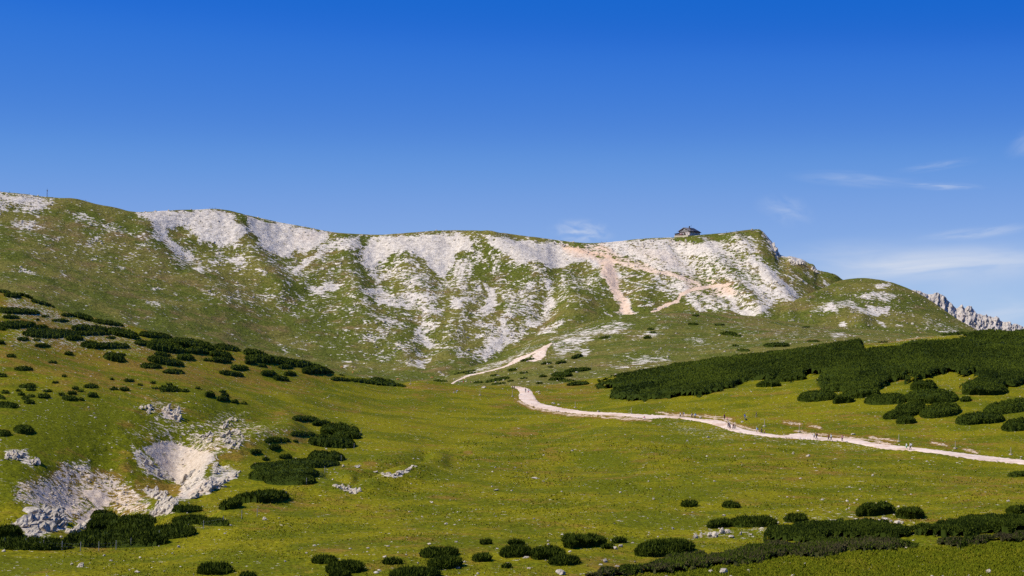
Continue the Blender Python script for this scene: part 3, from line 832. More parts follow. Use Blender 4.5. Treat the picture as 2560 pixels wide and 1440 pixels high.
for poly, v, sf in [
    ([(350, 528), (600, 530), (900, 584), (1200, 575), (1480, 606), (1900, 575), (2050, 680), (2000, 770), (1700, 760), (1560, 740), (1400, 780), (1230, 900), (1000, 900), (850, 760), (700, 700), (480, 660)], 0.25, 16),
    (c3([(-100, 215), (760, 195), (1000, 300), (1170, 545), (930, 660), (600, 620), (330, 440), (100, 330), (-60, 300)]), 0.50, 12),
    (c1([(1010, 325), (1100, 326), (1350, 312), (1600, 308), (1700, 345), (1830, 440), (1820, 490), (1790, 540), (1700, 580), (1620, 570), (1560, 530), (1470, 540), (1420, 480), (1330, 430), (1260, 450), (1290, 530), (1380, 600), (1430, 640), (1420, 690), (1330, 640), (1250, 590), (1200, 510), (1100, 420), (1050, 380)]), 0.97, 5),
    (c1([(1110, 485), (1190, 500), (1300, 560), (1400, 650), (1420, 700), (1330, 650), (1240, 580)]), 0.85, 5),
    (c1([(1180, 590), (1300, 650), (1500, 740), (1600, 780), (1450, 740), (1280, 690)]), 0.55, 10),
    (c1([(1830, 350), (1950, 375), (2050, 395), (2250, 440), (2470, 475), (2440, 520), (2380, 580), (2270, 640), (2210, 610), (2170, 660), (2180, 700), (2080, 660), (1960, 590), (1880, 550), (1920, 540), (1850, 470), (1840, 400)]), 0.99, 5),
    (c1([(2560, 545), (2330, 700), (2250, 760), (2210, 815), (2165, 790), (2180, 740), (2260, 690), (2420, 570), (2500, 500), (2560, 500)]), 0.75, 5),
    (c1([(2180, 820), (2210, 830), (2170, 890), (2140, 890)]), 0.75, 5),
    (c1([(2330, 960), (2290, 900), (2400, 850), (2540, 840), (2530, 880), (2500, 920), (2400, 965)]), 0.9, 5),
    (c1([(1560, 620), (1650, 680), (1750, 640), (1830, 690), (1800, 740), (1700, 700), (1600, 650)]), 0.68, 7),
    (c1([(1890, 750), (1970, 760), (1970, 820), (1930, 790)]), 0.9, 5),
    (c1([(1420, 700), (1480, 720), (1560, 780), (1480, 770)]), 0.7, 6),
    (c1([(0, 175), (120, 180), (300, 212), (370, 250), (340, 300), (270, 360), (210, 330), (120, 290), (50, 300), (0, 330), (-300, 330), (-300, 160)]), 0.72, 8),
    (c1([(480, 330), (640, 320), (770, 430), (650, 440), (560, 380)]), 0.47, 10),
    (c1([(80, 390), (240, 380), (340, 450), (230, 490), (100, 450)]), 0.44, 10),
    (c1([(750, 400), (1100, 460), (1150, 540), (900, 520), (700, 470)]), 0.33, 20),
    (c1([(100, 420), (1100, 480), (1500, 720), (1000, 760), (300, 600)]), 0.23, 60),
    (c1([(1100, 895), (1250, 900), (1200, 920), (1110, 920)]), 0.75, 4),
    (c1([(150, 750), (300, 780), (280, 800), (160, 770)]), 0.6, 5), (c1([(440, 770), (500, 800), (470, 805)]), 0.65, 5), (c1([(880, 730), (990, 735), (900, 755)]), 0.6, 5),
    (c1([(650, 640), (700, 670), (660, 670)]), 0.6, 4), (c1([(310, 580), (410, 585), (400, 600), (320, 600)]), 0.65, 4),
    (c1([(1600, 780), (2150, 860), (2560, 950), (2560, 1250), (2000, 1100), (1500, 960)]), 0.20, 30),
    (c1([(2050, 1290), (2180, 1380), (2150, 1390), (2060, 1310)]), 0.6, 8),
    (c1([(1440, 900), (1700, 960), (1730, 990), (1500, 940)]), 0.48, 8), (c1([(1060, 980), (1200, 1010), (1190, 1030), (1070, 1000)]), 0.48, 8),
    (c2([(0, 225), (90, 240), (60, 295), (0, 335)]), 0.97, 4),
    (c2([(60, 290), (300, 270), (340, 330), (200, 410), (100, 360), (0, 440), (0, 340)]), 0.62, 8),
    (c2([(330, 330), (420, 280), (640, 268), (900, 238), (1110, 245), (1130, 330), (1150, 380), (1060, 370), (1010, 410), (990, 470), (940, 560), (900, 590), (840, 530), (800, 480), (740, 430), (680, 400), (620, 400), (540, 400), (500, 430), (460, 480), (380, 515), (310, 470), (320, 400)]), 0.99, 5),
    (c2([(180, 430), (320, 370), (330, 470), (260, 470)]), 0.75, 6),
    (c2([(300, 460), (520, 430), (720, 420), (900, 600), (1000, 420), (1180, 360), (1250, 420), (1100, 620), (900, 720), (600, 640), (380, 600)]), 0.47, 12),
    (c2([(350, 520), (420, 520), (470, 640), (420, 660)]), 0.7, 8),
    (c2([(1185, 262), (1300, 278), (1500, 298), (1700, 312), (1780, 318), (1850, 338), (1950, 360), (2050, 400), (2130, 450), (2100, 500), (2020, 490), (1980, 450), (1930, 510), (1880, 470), (1830, 490), (1760, 520), (1700, 510), (1630, 470), (1600, 450), (1540, 500), (1480, 450), (1400, 410), (1330, 370), (1260, 320)]), 0.97, 5),
    (c2([(2080, 440), (2190, 440), (2205, 540), (2235, 640), (2290, 760), (2315, 830), (2350, 860), (2280, 866), (2195, 835), (2220, 770), (2170, 690), (2120, 600), (2080, 510)]), 1.0, 4),
    (c2([(2000, 330), (2100, 318), (2300, 290), (2560, 278), (2560, 600), (2450, 520), (2350, 440), (2250, 420), (2130, 400)]), 0.86, 6),
    (c2([(300, 680), (450, 640), (550, 690), (700, 690), (880, 720), (860, 790), (980, 830), (900, 850), (780, 840), (640, 820), (560, 800), (420, 770), (360, 720)]), 0.66, 7),
    (c2([(1195, 610), (1330, 640), (1320, 690), (1340, 740), (1290, 830), (1240, 865), (1185, 800), (1240, 730), (1200, 660)]), 0.88, 5),
    (c2([(1300, 870), (1400, 840), (1480, 850), (1450, 895), (1340, 915)]), 0.88, 5),
    (c2([(975, 795), (1000, 720), (1090, 725), (1200, 720), (1100, 745), (1040, 795)]), 0.8, 5),
    (c2([(1030, 640), (1180, 600), (1200, 700), (1050, 720)]), 0.55, 8),
    (c2([(1700, 590), (1760, 580), (1740, 640), (1720, 720), (1790, 780), (1740, 840), (1640, 910), (1560, 970), (1500, 1020), (1400, 1090), (1300, 1150), (1220, 1200), (1130, 1170), (1160, 1090), (1250, 1030), (1350, 1000), (1450, 950), (1600, 860), (1650, 780), (1660, 700)]), 0.72, 8),
    (c2([(1690, 600), (1750, 590), (1720, 700), (1770, 790), (1660, 880), (1660, 780)]), 0.92, 6),
    (c2([(1340, 700), (1560, 600), (1660, 650), (1640, 860), (1480, 900)]), 0.50, 14),
    (c2([(1100, 860), (1300, 900), (1500, 900), (1400, 1080), (1180, 1090), (1100, 950)]), 0.48, 14),
    (c2([(1640, 960), (1860, 880), (1800, 930), (1700, 985), (1630, 1000)]), 0.66, 5),
    (c2([(700, 910), (800, 890), (900, 920), (880, 970), (800, 1020), (900, 1095), (780, 1090), (700, 1040)]), 0.64, 7),
    (c2([(560, 1170), (700, 1200), (800, 1180), (790, 1245), (680, 1235), (600, 1200)]), 0.66, 6),
    (c2([(390, 860), (480, 865), (530, 905), (440, 895)]), 0.75, 5),
    (c2([(1100, 910), (1200, 895), (1290, 940), (1200, 965)]), 0.68, 6),
    (c2([(160, 1190), (240, 1205), (230, 1225), (170, 1215)]), 0.7, 4), (c2([(440, 1110), (500, 1105), (490, 1150), (460, 1140)]), 0.65, 5), (c2([(900, 1280), (950, 1285), (930, 1310)]), 0.7, 4),
    (c2([(0, 600), (170, 600), (130, 680), (0, 725)]), 0.9, 5),
    (c2([(200, 600), (1000, 880), (1150, 1200), (400, 1250), (0, 1000)]), 0.20, 40),
    (c3([(0, 200), (150, 190), (440, 180), (560, 212), (700, 200), (770, 240), (700, 290), (560, 280), (600, 330), (560, 400), (640, 440), (500, 415), (430, 390), (320, 300), (220, 320), (100, 300), (0, 250)]), 0.84, 6),
    (c3([(875, 280), (960, 300), (1040, 370), (1100, 420), (1130, 490), (1170, 545), (1100, 520), (1030, 460), (960, 400), (900, 330)]), 0.98, 4),
    (c3([(640, 290), (880, 190), (970, 260), (900, 280), (760, 330), (860, 400), (960, 485), (880, 460), (800, 400), (700, 330)]), 0.62, 8),
    (c3([(770, 180), (920, 160), (1000, 260), (960, 270), (860, 210)]), 0.52, 8),
    (c3([(720, 480), (790, 480), (860, 580), (945, 662), (860, 655), (800, 580), (740, 520)]), 0.93, 5),
    (c3([(640, 420), (760, 440), (720, 500), (640, 480)]), 0.7, 6),
    (c3([(905, 540), (1000, 535), (1090, 565), (1110, 555), (1000, 645), (940, 662), (920, 600)]), 0.68, 7),
    (c3([(490, 530), (560, 515), (650, 605), (600, 612), (540, 580)]), 0.84, 5), (c3([(610, 510), (700, 570), (715, 635), (650, 605)]), 0.78, 5),
    (c3([(1320, 415), (1425, 480), (1410, 515), (1340, 460)]), 0.88, 5), (c3([(290, 375), (360, 420), (490, 500), (470, 515), (380, 460)]), 0.66, 5),
    (c3([(1105, 298), (1180, 292), (1255, 330), (1190, 340)]), 1.0, 4), (c3([(1140, 500), (1180, 520), (1205, 545), (1150, 558)]), 0.8, 5),
    (c3([(1060, 220), (1085, 280), (1070, 285), (1030, 210)]), 0.9, 3), (c3([(1290, 350), (1340, 385), (1290, 380)]), 0.85, 4), (c3([(960, 135), (985, 160), (965, 155)]), 0.9, 3),
    (c3([(560, 230), (880, 420), (1150, 560), (1000, 560), (760, 460), (520, 330)]), 0.40, 16),
    (c3([(1180, 360), (1280, 420), (1240, 460), (1150, 400)]), 0.4, 10),
]:
    paint(mtn, A, 'rock', poly, v, sf * (2.0 if v > 0.7 else 1.4), 13.0, 22.0)
clus = fbm(mtn.X / 24, mtn.Y / 34, 4)
strk = fbm((0.9 * mtn.X + 0.44 * mtn.Y) / 13, (-0.44 * mtn.X + 0.9 * mtn.Y) / 80, 3)      # gullies fall to the right below the hut
strk2 = fbm(mtn.X / 11, mtn.Y / 60, 3)                                                     # and straight down elsewhere
rw = sstep(1480, 1620, mtn.PX)
clus = clus * (1 - 0.6 * rw) + 1.5 * strk * rw + 0.6 * strk2 * (1 - rw)
A['rock'] = np.where((A['rock'] > 0.15) & (A['rock'] < 0.88), np.clip(A['rock'] + 0.24 * clus, 0, 0.97), A['rock'])
# grass cap along the crest
for x0, x1 in ((600, 690), (820, 940), (1010, 1420), (1600, 1905)):
    sel = (mtn.PX > x0) & (mtn.PX < x1)
    cy = np.interp(mtn.px, [c[0] for c in mtn_crest], [c[1] for c in mtn_crest])[:, None]
    th = 6 + 5 * fbm(mtn.X / 30, mtn.Y * 0 + 3.3, 3)
    A['rock'] = np.where(sel & (mtn.PY - cy < th), np.minimum(A['rock'], 0.30), A['rock'])
paint(mtn, A, 'dry', c1([(0, 380), (500, 380), (1100, 470), (1300, 560), (700, 560), (200, 500)]), 0.45, 25, 10, 40)
paint(mtn, A, 'lush', c3([(440, 180), (760, 150), (800, 170), (620, 200), (470, 200)]), -0.9, 8, 4, 15, mode='add')
paint(mtn, A, 'lush', [(880, 600), (940, 680), (860, 900), (1200, 940), (950, 960), (700, 780)], -0.35, 40, 12, 40, mode='add')
paint(mtn, A, 'lush', c2([(1050, 450), (1300, 450), (1620, 560), (1500, 680), (1200, 600)]), -0.4, 20, 12, 40, mode='add')
for z in (c2([(2180, 460), (2300, 500), (2400, 540)]), c2([(2230, 590), (2400, 630), (2478, 655), (2280, 690)]), c2([(2290, 730), (2420, 750), (2485, 775), (2370, 792)]),
          c2([(2120, 840), (2200, 880), (2350, 862)]), c2([(2240, 545), (2390, 570)])):
    stripe(mtn, A, 'rock', z, 2.2, 0.62, 4.0)
road = c3([(320, 627), (400, 587), (470, 562), (490, 522), (560, 492), (650, 477), (780, 462)])
stripe(mtn, A, 'rock', road, 4.5, 1.0, 1.5)
stripe(mtn, A, 'pink', road, 6.0, 0.75, 1.5)
road2 = c3([(-60, 270), (0, 270), (100, 330), (200, 345), (300, 380), (430, 400), (530, 432), (600, 462)])
stripe(mtn, A, 'rock', road2, 4.5, 0.9, 5.0)
stripe(mtn, A, 'pink', road2, 7.0, 0.6, 4.0)
for poly, v in [(c2([(1780, 325), (1900, 330), (2000, 370), (2150, 400), (2240, 445), (2200, 470), (2050, 430), (1930, 400), (1820, 370)]), 1.0),
                (c2([(2080, 440), (2190, 440), (2205, 540), (2235, 640), (2290, 760), (2315, 830), (2350, 860), (2280, 866), (2195, 835), (2220, 770), (2170, 690), (2120, 600), (2080, 510)]), 0.75),
                (c2([(2000, 330), (2100, 330), (2300, 480), (2200, 470)]), 0.7),
                (c2([(1780, 322), (2000, 333), (2300, 430), (2500, 520), (2560, 565), (2400, 540), (2200, 485), (2000, 445), (1850, 405)]), 0.55), (c3([(500, 410), (780, 435), (840, 520), (700, 535), (540, 505)]), 0.5),
                (c3([(700, 470), (790, 470), (830, 530), (760, 520)]), 0.8), (c1([(2250, 470), (2400, 490), (2300, 560), (2200, 520)]), 0.12), (c3([(150, 240), (400, 250), (560, 380), (300, 330)]), 0.15)]:
    paint(mtn, A, 'pink', poly, v, 8, 6, 20)
mtn.lift(sstep(0.5, 0.9, A['rock']) * (0.55 * ridged(mtn.X / 14, mtn.Y / 20, 4) - 0.2) * edgefade)
paint(mtn, A, 'rock', [(1905, 580), (1918, 585), (1952, 640), (1940, 646), (1925, 615)], 0.85, 4, 3, 12)
cl = poly_mask(mtn.PX, mtn.PY, [(1900, 572), (1925, 590), (1955, 640), (2040, 655), (2100, 690), (2080, 705), (1990, 665), (1935, 650), (1910, 600)], 8)
mtn.lift(cl * 0.8 * ridged(mtn.X / 9, mtn.Y / 9, 4))
mtn_obj = mtn.build('mountain', M['far'], A)
mtn_A = A

# ---- rounded dome hill on the right
dome_cols = {
    1500: [(960, 1750), (950, 1850), (940, 1900)], 1850: [(880, 1760), (850, 1880), (815, 1980)], 2000: [(880, 1750), (815, 1900), (745, 2050)],
    2150: [(880, 1750), (790, 1950), (695, 2150)], 2300: [(880, 1750), (805, 1950), (735, 2120)], 2460: [(890, 1750), (855, 1900), (832, 2000)],
    2700: [(910, 1750), (905, 1850), (900, 1950)], 3560: [(930, 1750), (920, 1850), (910, 1950)]}
dome_crest = [(1500, 950), (1800, 840), (1850, 815), (1885, 798), (1915, 786), (1950, 772), (1980, 757), (2010, 741), (2060, 720), (2100, 702), (2130, 697), (2160, 695), (2190, 698), (2220, 703), (2260, 716),
              (2300, 735), (2340, 760), (2380, 788), (2420, 812), (2460, 833), (2560, 875), (2700, 905), (3560, 915)]
dome = Sheet(dome_cols, dome_crest, px_grid(3.4, a=1800, b=2600, lo=1300, hi=3560, n_out=25), seg=(60, 140), post=((40, -3), (200, -50), (400, -120)))
ef = 0.2 + 0.8 * (1 - sstep(dome.tc - 0.2, dome.tc, np.broadcast_to(dome.t, dome.X.shape)))
dome.lift(bump_line(dome, [(1960, 775), (2060, 760), (2150, 800)], 26, 6) + bump_line(dome, [(2080, 735), (2000, 780)], 20, -4))
dome.lift((2.0 * fbm(dome.X / 100, dome.Y / 120, 3) + 0.6 * fbm(dome.X / 20, dome.Y / 26, 3)) * ef)
A = blank(dome)
A['rock'][:] = 0.02 + 0.13 * fbm(dome.X / 60, dome.Y / 80, 3)
for poly, v, sf in [(c3([(1390, 570), (1500, 555), (1600, 595), (1650, 660), (1560, 630), (1500, 600), (1400, 600)]), 0.55, 7), (c3([(1540, 525), (1700, 500), (1810, 535), (1750, 565), (1600, 552)]), 0.60, 6),
                    (c3([(1660, 610), (1755, 590), (1740, 645), (1690, 640)]), 0.93, 4), (c3([(1640, 468), (1760, 438), (1740, 485), (1680, 482)]), 0.68, 5), (c3([(1660, 680), (1700, 690), (1740, 725), (1700, 715)]), 0.85, 4),
                    (c3([(1260, 600), (1400, 560), (1440, 620), (1300, 640)]), 0.5, 8), (c3([(1600, 590), (1700, 600), (1680, 660), (1620, 640)]), 0.72, 5), (c3([(1440, 690), (1490, 690), (1490, 715), (1440, 710)]), 0.7, 4),
                    (c3([(1780, 700), (1830, 705), (1800, 715)]), 0.75, 3), (c3([(2020, 735), (2180, 740), (2150, 760), (2030, 750)]), 0.5, 5), (c3([(1950, 660), (2180, 720), (2100, 740), (1960, 720)]), 0.32, 10)]:
    paint(dome, A, 'rock', poly, v, sf, 4, 18)
A['rock'] = np.where((A['rock'] > 0.15) & (A['rock'] < 0.8), np.clip(A['rock'] + 0.22 * fbm(dome.X / 20, dome.Y / 30, 4), 0, 0.95), A['rock'])
dome_obj = dome.build('dome_hill', M['far'], A)

# ---- jagged limestone ridge far right
rr = [(2200, 726), (2290, 726), (2320, 736), (2328, 735), (2335, 733), (2340, 731), (2350, 736), (2358, 739), (2365, 746), (2369, 751), (2376, 757), (2383, 765), (2391, 771), (2397, 767), (2403, 761), (2410, 771), (2415, 767),
      (2420, 765), (2425, 764), (2433, 772), (2439, 782), (2448, 785), (2455, 788), (2460, 788), (2464, 785), (2468, 791), (2475, 790), (2482, 795), (2490, 791), (2496, 796), (2500, 801), (2508, 805), (2516, 804), (2523, 804), (2528, 812), (2538, 809), (2549, 814),
      (2560, 817), (2600, 825), (2660, 822), (2740, 842), (2900, 850), (3560, 880)]
ridge_cols = {2200: [(900, 2420), (830, 2455), (726, 2500)], 2340: [(900, 2420), (830, 2455), (731, 2500)], 2440: [(900, 2420), (850, 2450), (782, 2490)], 2560: [(900, 2420), (860, 2450), (817, 2480)], 3560: [(930, 2420), (900, 2450), (880, 2480)]}
ridge = Sheet(ridge_cols, rr, np.concatenate([np.arange(2200, 2620, 1.1), np.linspace(2620, 3560, 80)]), seg=(20, 90), post=((10, -6), (60, -40), (300, -120)))
k = ridge.X * 0.9 + ridge.Y * 0.5
hgt = ridged(ridge.X / 11, ridge.Z / 16 + 7, 4)
ridge.Y = ridge.Y - 3.2 * hgt + 1.6 * fbm(ridge.X / 3.2, ridge.Z / 4, 3)
ridge.Z = ridge.Z + 0.8 * fbm(ridge.X / 4, ridge.Y / 4, 3)
ridge.refresh()
ridge_obj = ridge.build('rock_ridge', M['crag'], blank(ridge))

# ---- one sheet of low ground out to the horizon, under everything
gx = np.linspace(-30000, 30000, 61); gy = np.linspace(-12000, 48000, 61)
GX, GY = np.meshgrid(gx, gy, indexing='ij')
GZ = -150 + 20 * fbm(GX / 3000, GY / 3000, 3)
gi = np.arange(61 * 61).reshape(61, 61)
gme = make_mesh('ground', np.stack([GX, GY, GZ], -1).reshape(-1, 3), [np.stack([gi[:-1, :-1], gi[1:, :-1], gi[1:, 1:], gi[:-1, 1:]], -1).reshape(-1, 4)],
                {'rock': np.full(61 * 61, 0.2), 'pink': np.zeros(61 * 61), 'dry': np.zeros(61 * 61), 'lush': np.zeros(61 * 61)})
add('ground', gme, M['far'])['kind'] = 'structure'

# ------------------------------------------------------------------ mountain pine
ORD = ['first', 'second', 'third', 'fourth', 'fifth', 'sixth', 'seventh', 'eighth', 'ninth', 'tenth', 'eleventh', 'twelfth', 'thirteenth', 'fourteenth', 'fifteenth',
       'sixteenth', 'seventeenth', 'eighteenth', 'nineteenth', 'twentieth', 'twenty-first', 'twenty-second', 'twenty-third', 'twenty-fourth', 'twenty-fifth', 'twenty-sixth', 'twenty-seventh', 'twenty-eighth', 'twenty-ninth', 'thirtieth']


def shoots(P, L, rad, lean, tint, nrm=None):
    """needle shoots: three-sided tufts at P (n,3), length L, base radius rad, standing along nrm (upright if none)"""
    n = len(P)
    if nrm is None:
        nrm = np.tile([0.0, 0.0, 1.0], (n, 1))
    ax = nrm / (np.linalg.norm(nrm, axis=1, keepdims=True) + 1e-9)
    t1 = np.cross(ax, [0.37, 0.11, 0.05]); t1 /= np.linalg.norm(t1, axis=1, keepdims=True) + 1e-9
    t2 = np.cross(ax, t1)
    ph = rng.uniform(0, 2 * np.pi, n)
    V = np.empty((n, 4, 3))
    for k in range(3):
        a = ph + k * 2.0944
        V[:, k] = P + t1 * (rad * np.cos(a))[:, None] + t2 * (rad * np.sin(a))[:, None] - ax * (0.15 * L)[:, None]
    V[:, 3] = P + (ax + lean) * L[:, None]
    b = np.arange(n)[:, None] * 4
    Fc = np.concatenate([b + np.array([[0, 1, 3]]), b + np.array([[1, 2, 3]]), b + np.array([[2, 0, 3]])])
    return V.reshape(-1, 3), Fc, np.repeat(tint, 4)


def bush_mesh(name, sh, x0, y0, x1, y1, th, sub=1.0):
    """one low pine: a lumpy mound on the ground, bristling with shoots. The capsule (x0,y0)-(x1,y1), th tall, is its outline in the photograph."""
    if x1 - x0 < 4:
        x0, x1 = x0 - 2, x1 + 2
    cx, cy = (x0 + x1) / 2, (y0 + y1) / 2
    g = sh.cast([cx], [cy + th * 0.45])[0]
    m = g[1] / F                                     # metres per photograph pixel there
    H = min(max(th * m * 0.75, 0.5), 2.3 if g[1] < 420 else 2.9)
    hp = H / m                                       # its height in pixels
    depth_px = max(th - hp * 0.62, th * 0.2)        # what is left of the outline is ground seen from above
    nu, nv = int(np.clip((x1 - x0) / 2.6, 8, 60)), 9
    U, W = np.meshgrid(np.linspace(-1, 1, nu), np.linspace(-1, 1, nv), indexing='ij')

    def place(U, W):
        shape = np.sqrt(np.clip(1 - np.abs(U) ** 2.6, 0, 1))
        px = cx + U * (x1 - x0) / 2
        axis = y0 + (y1 - y0) * (U + 1) / 2
        front = axis + th * 0.5
        py = front - (W + 1) / 2 * depth_px * shape - depth_px * (1 - shape) * 0.5
        G = sh.cast(px.ravel(), py.ravel())
        # keep it a bush, not a strip running off over the hill
        Gc = sh.cast(px.ravel(), (front - depth_px * 0.5).ravel())
        half = np.maximum(H * 0.9, 0.5 * np.clip((x1 - x0) * m, 1.0, 18.0) * 1.25) * shape.ravel()
        dy = G[:, 1] - Gc[:, 1]
        lim = np.where(half > 1e-3, half, 1e-3)
        ny = Gc[:, 1] + np.clip(np.where(np.abs(dy) < 0.4 * lim, np.sign(W.ravel()) * np.abs(W.ravel()) * 0.6 * lim, dy), -lim, lim)
        G2 = G.copy()
        G2[:, 1] = ny
        G2[:, 2] = sh_z(sh, px.ravel(), ny)
        G2[:, 0] = x_at(px.ravel(), ny, G2[:, 2])
        dm, idn = cells(G2[:, 0] / 3.0 + cx * 0.37, G2[:, 1] / 4.2 - cy * 0.31)
        lump = 0.45 + 0.58 * dm + 0.22 * fbm(G2[:, 0] / 1.3 + cx, G2[:, 1] / 1.6 - cy, 2)
        dome = np.clip(1 - (np.abs(U.ravel()) ** 3.2), 0, 1) ** 0.5 * np.clip(1 - np.abs(W.ravel()) ** 2.4, 0, 1) ** 0.5
        return G2, dome * lump * H

    G, h = place(U, W)
    V = G.copy()
    V[:, 2] += h * 0.80 - 0.12
    idx = np.arange(nu * nv).reshape(nu, nv)
    Q = np.stack([idx[:-1, :-1], idx[1:, :-1], idx[1:, 1:], idx[:-1, 1:]], -1).reshape(-1, 4)
    area_px = (x1 - x0) * th
    n = int(np.clip(area_px / 3.2 * sub, 30, 3200))
    u = rng.uniform(-0.99, 0.99, n); w = rng.uniform(-0.99, 0.99, n)
    G, h = place(u, w)
    P = G.copy()
    P[:, 2] += h * 0.82
    e = 0.05
    Ga, ha = place(np.clip(u + e, -1, 1), w); Ga[:, 2] += ha * 0.82
    Gb, hb_ = place(u, np.clip(w + e, -1, 1)); Gb[:, 2] += hb_ * 0.82
    nr = np.cross(Ga - P, Gb - P)
    nr *= np.sign(nr[:, 2:3] + 1e-9)
    nr /= np.linalg.norm(nr, axis=1, keepdims=True) + 1e-9
    nr = nr + np.array([0, 0, 0.35]) + rng.normal(0, 0.28, (n, 3))
    s = np.clip(m * 2.7, 0.20, 1.6)
    L = rng.uniform(0.35, 1.0, n) * s * (1.7 if g[1] < 340 else 1.0)
    close = g[1] < 340
    if close:                                          # near enough to see the upright candles
        nr[:, 2] += 0.7
        L = L * 1.3
    SV, SF, st = shoots(P, L, rng.uniform(0.45, 0.75, n) * s * (0.8 if close else 1.0), rng.normal(0, 0.25 if close else 0.18, (n, 3)) + np.array([0, 0, 0.25]), np.clip(rng.normal(0.45, 0.36, n) + rng.normal(0, 0.10) + 0.25 * fbm(P[:, 0] / 2.5, P[:, 1] / 3.5, 2), 0, 1.25), nr)
    me = make_mesh(name, np.concatenate([V, SV]), [Q, SF + len(V)], {'tint': np.concatenate([np.full(len(V), 0.3), st])}, smooth=False)
    return me, g


def sh_z(sh, px, y):
    i = np.clip(np.round(np.interp(px, sh.px, np.arange(len(sh.px)))).astype(int), 0, len(sh.px) - 1)
    Yr = sh.Y[i]
    j = np.clip((Yr < y[:, None]).sum(1), 1, Yr.shape[1] - 1)
    r = np.arange(len(i))
    y0, y1 = Yr[r, j - 1], Yr[r, j]
    f = np.clip((y - y0) / np.where(y1 - y0 < 1e-6, 1e-6, y1 - y0), 0, 1)
    return sh.Z[i, j - 1] * (1 - f) + sh.Z[i, j] * f


def size_word(w, th):
    if w > 5.5 * th: return 'long narrow'
    if w < 22: return 'tiny'
    if w < 38: return 'small'
    if w > 85: return 'broad'
    return 'rounded' if w < 3.0 * th else 'low'


def bushes(sh, caps, where, group, sub=1.0):
    caps = sorted(caps, key=lambda c: c[0] + c[2])
    for i, (x0, y0, x1, y1, th) in enumerate(caps):
        me, g = bush_mesh('pine_bush', sh, x0, y0, x1, y1, th, sub)
        o = add('pine_bush', me, M['bush'])
        pos = 'rightmost' if i == len(caps) - 1 else ('leftmost' if i == 0 else ORD[i] + ' from the left')
        nm = size_word(x1 - x0, th) + ' dark pine bush'
        lab = f'{nm}, {pos} {where}'
        if len(lab.split()) > 16:
            lab = lab.replace('dark pine bush', 'pine')
        if len(caps) == 1:
            lab = f'{nm} {where}'
        tag(o, lab, 'bush', group)


def k4(L): return [(a / 2.977, 700 + b / 2.977, c / 2.977, 700 + d / 2.977, t / 2.977) for a, b, c, d, t in L]
def k2(L): return [(800 + a / 2.977, 500 + b / 2.977, 800 + c / 2.977, 500 + d / 2.977, t / 2.977) for a, b, c, d, t in L]
def k3(L): return [(1500 + a / 2.415, 520 + b / 2.415, 1500 + c / 2.415, 520 + d / 2.415, t / 2.415) for a, b, c, d, t in L]


LG = 'pine bushes on the left hill'
bushes(near, k4([(-60, 72, 90, 95, 30), (30, 110, 160, 120, 40), (130, 95, 250, 140, 40), (230, 150, 410, 195, 30)]), 'on the topmost crest of the left hill', LG)
bushes(near, k4([(-60, 220, 300, 240, 45), (20, 275, 140, 275, 32), (-40, 335, 270, 325, 42), (-40, 358, 40, 360, 35), (305, 270, 375, 270, 16), (385, 300, 515, 302, 24), (265, 296, 300, 296, 9),
                 (245, 347, 360, 347, 24), (200, 367, 285, 367, 22), (165, 393, 620, 395, 40)]), 'just below the left crest', LG)
bushes(near, k4([(490, 432, 620, 432, 42), (125, 440, 215, 440, 28), (245, 445, 305, 445, 16), (255, 488, 380, 488, 28), (480, 548, 545, 548, 34), (48, 565, 120, 565, 28), (-40, 465, 40, 467, 40), (360, 612, 425, 612, 24)]),
       'on the stony slope, left hill', LG)
bushes(near, k4([(455, 258, 560, 262, 28), (540, 255, 700, 295, 50), (680, 300, 920, 335, 36)]), 'of the strip on the left skyline', LG)
bushes(near, k4([(530, 350, 830, 375, 60), (560, 395, 830, 395, 36), (790, 370, 1040, 420, 70), (1030, 400, 1200, 420, 50), (1060, 395, 1290, 430, 45), (1000, 465, 1130, 475, 45), (1090, 480, 1390, 520, 80), (1110, 455, 1290, 460, 40),
                 (1250, 450, 1600, 500, 80), (1390, 520, 1560, 535, 60), (1590, 490, 1790, 515, 50), (1560, 545, 1730, 570, 70), (1570, 590, 1720, 600, 50)]), 'in the dense belt along the left hill', LG)
bushes(near, k4([(600, 475, 760, 490, 60), (700, 490, 965, 488, 50), (790, 428, 865, 428, 20)]), 'in the row below the dense belt', LG)
bushes(near, k4([(770, 560, 935, 590, 70), (870, 550, 935, 556, 22), (1095, 580, 1370, 625, 65), (1145, 550, 1270, 558, 36), (1040, 637, 1205, 640, 46), (1210, 680, 1375, 685, 40), (1315, 572, 1450, 578, 50), (1510, 594, 1575, 596, 24)]),
       'in the cluster beside white boulders', LG)
bushes(near, k4([(1630, 685, 1815, 708, 38), (1715, 650, 1850, 655, 44), (1820, 610, 1910, 612, 44), (1915, 636, 1985, 638, 28), (2070, 645, 2180, 645, 36), (1940, 690, 2070, 705, 50), (2030, 725, 2150, 740, 44), (2110, 698, 2205, 700, 40)]),
       'under the long crest strip', LG)
bushes(near, k4([(1810, 530, 2000, 560, 65), (1820, 570, 2300, 625, 60), (2030, 600, 2490, 650, 60), (2245, 670, 2470, 680, 70)]), 'of the long crest strip', LG)
bushes(near, [(827, 947, 875, 950, 10), (872, 948, 1016, 965, 11.5), (928, 940, 987, 947, 11.5), (848, 935, 862, 936, 4)], 'where the left hill ends', LG)
bushes(near, k4([(820, 740, 850, 740, 12), (920, 747, 1000, 747, 28), (1025, 780, 1065, 780, 16), (1120, 765, 1160, 765, 18), (385, 763, 435, 763, 16), (455, 715, 500, 715, 16), (-20, 710, 50, 710, 32), (105, 660, 245, 660, 36)]),
       'in the thin upper line on open turf', LG)
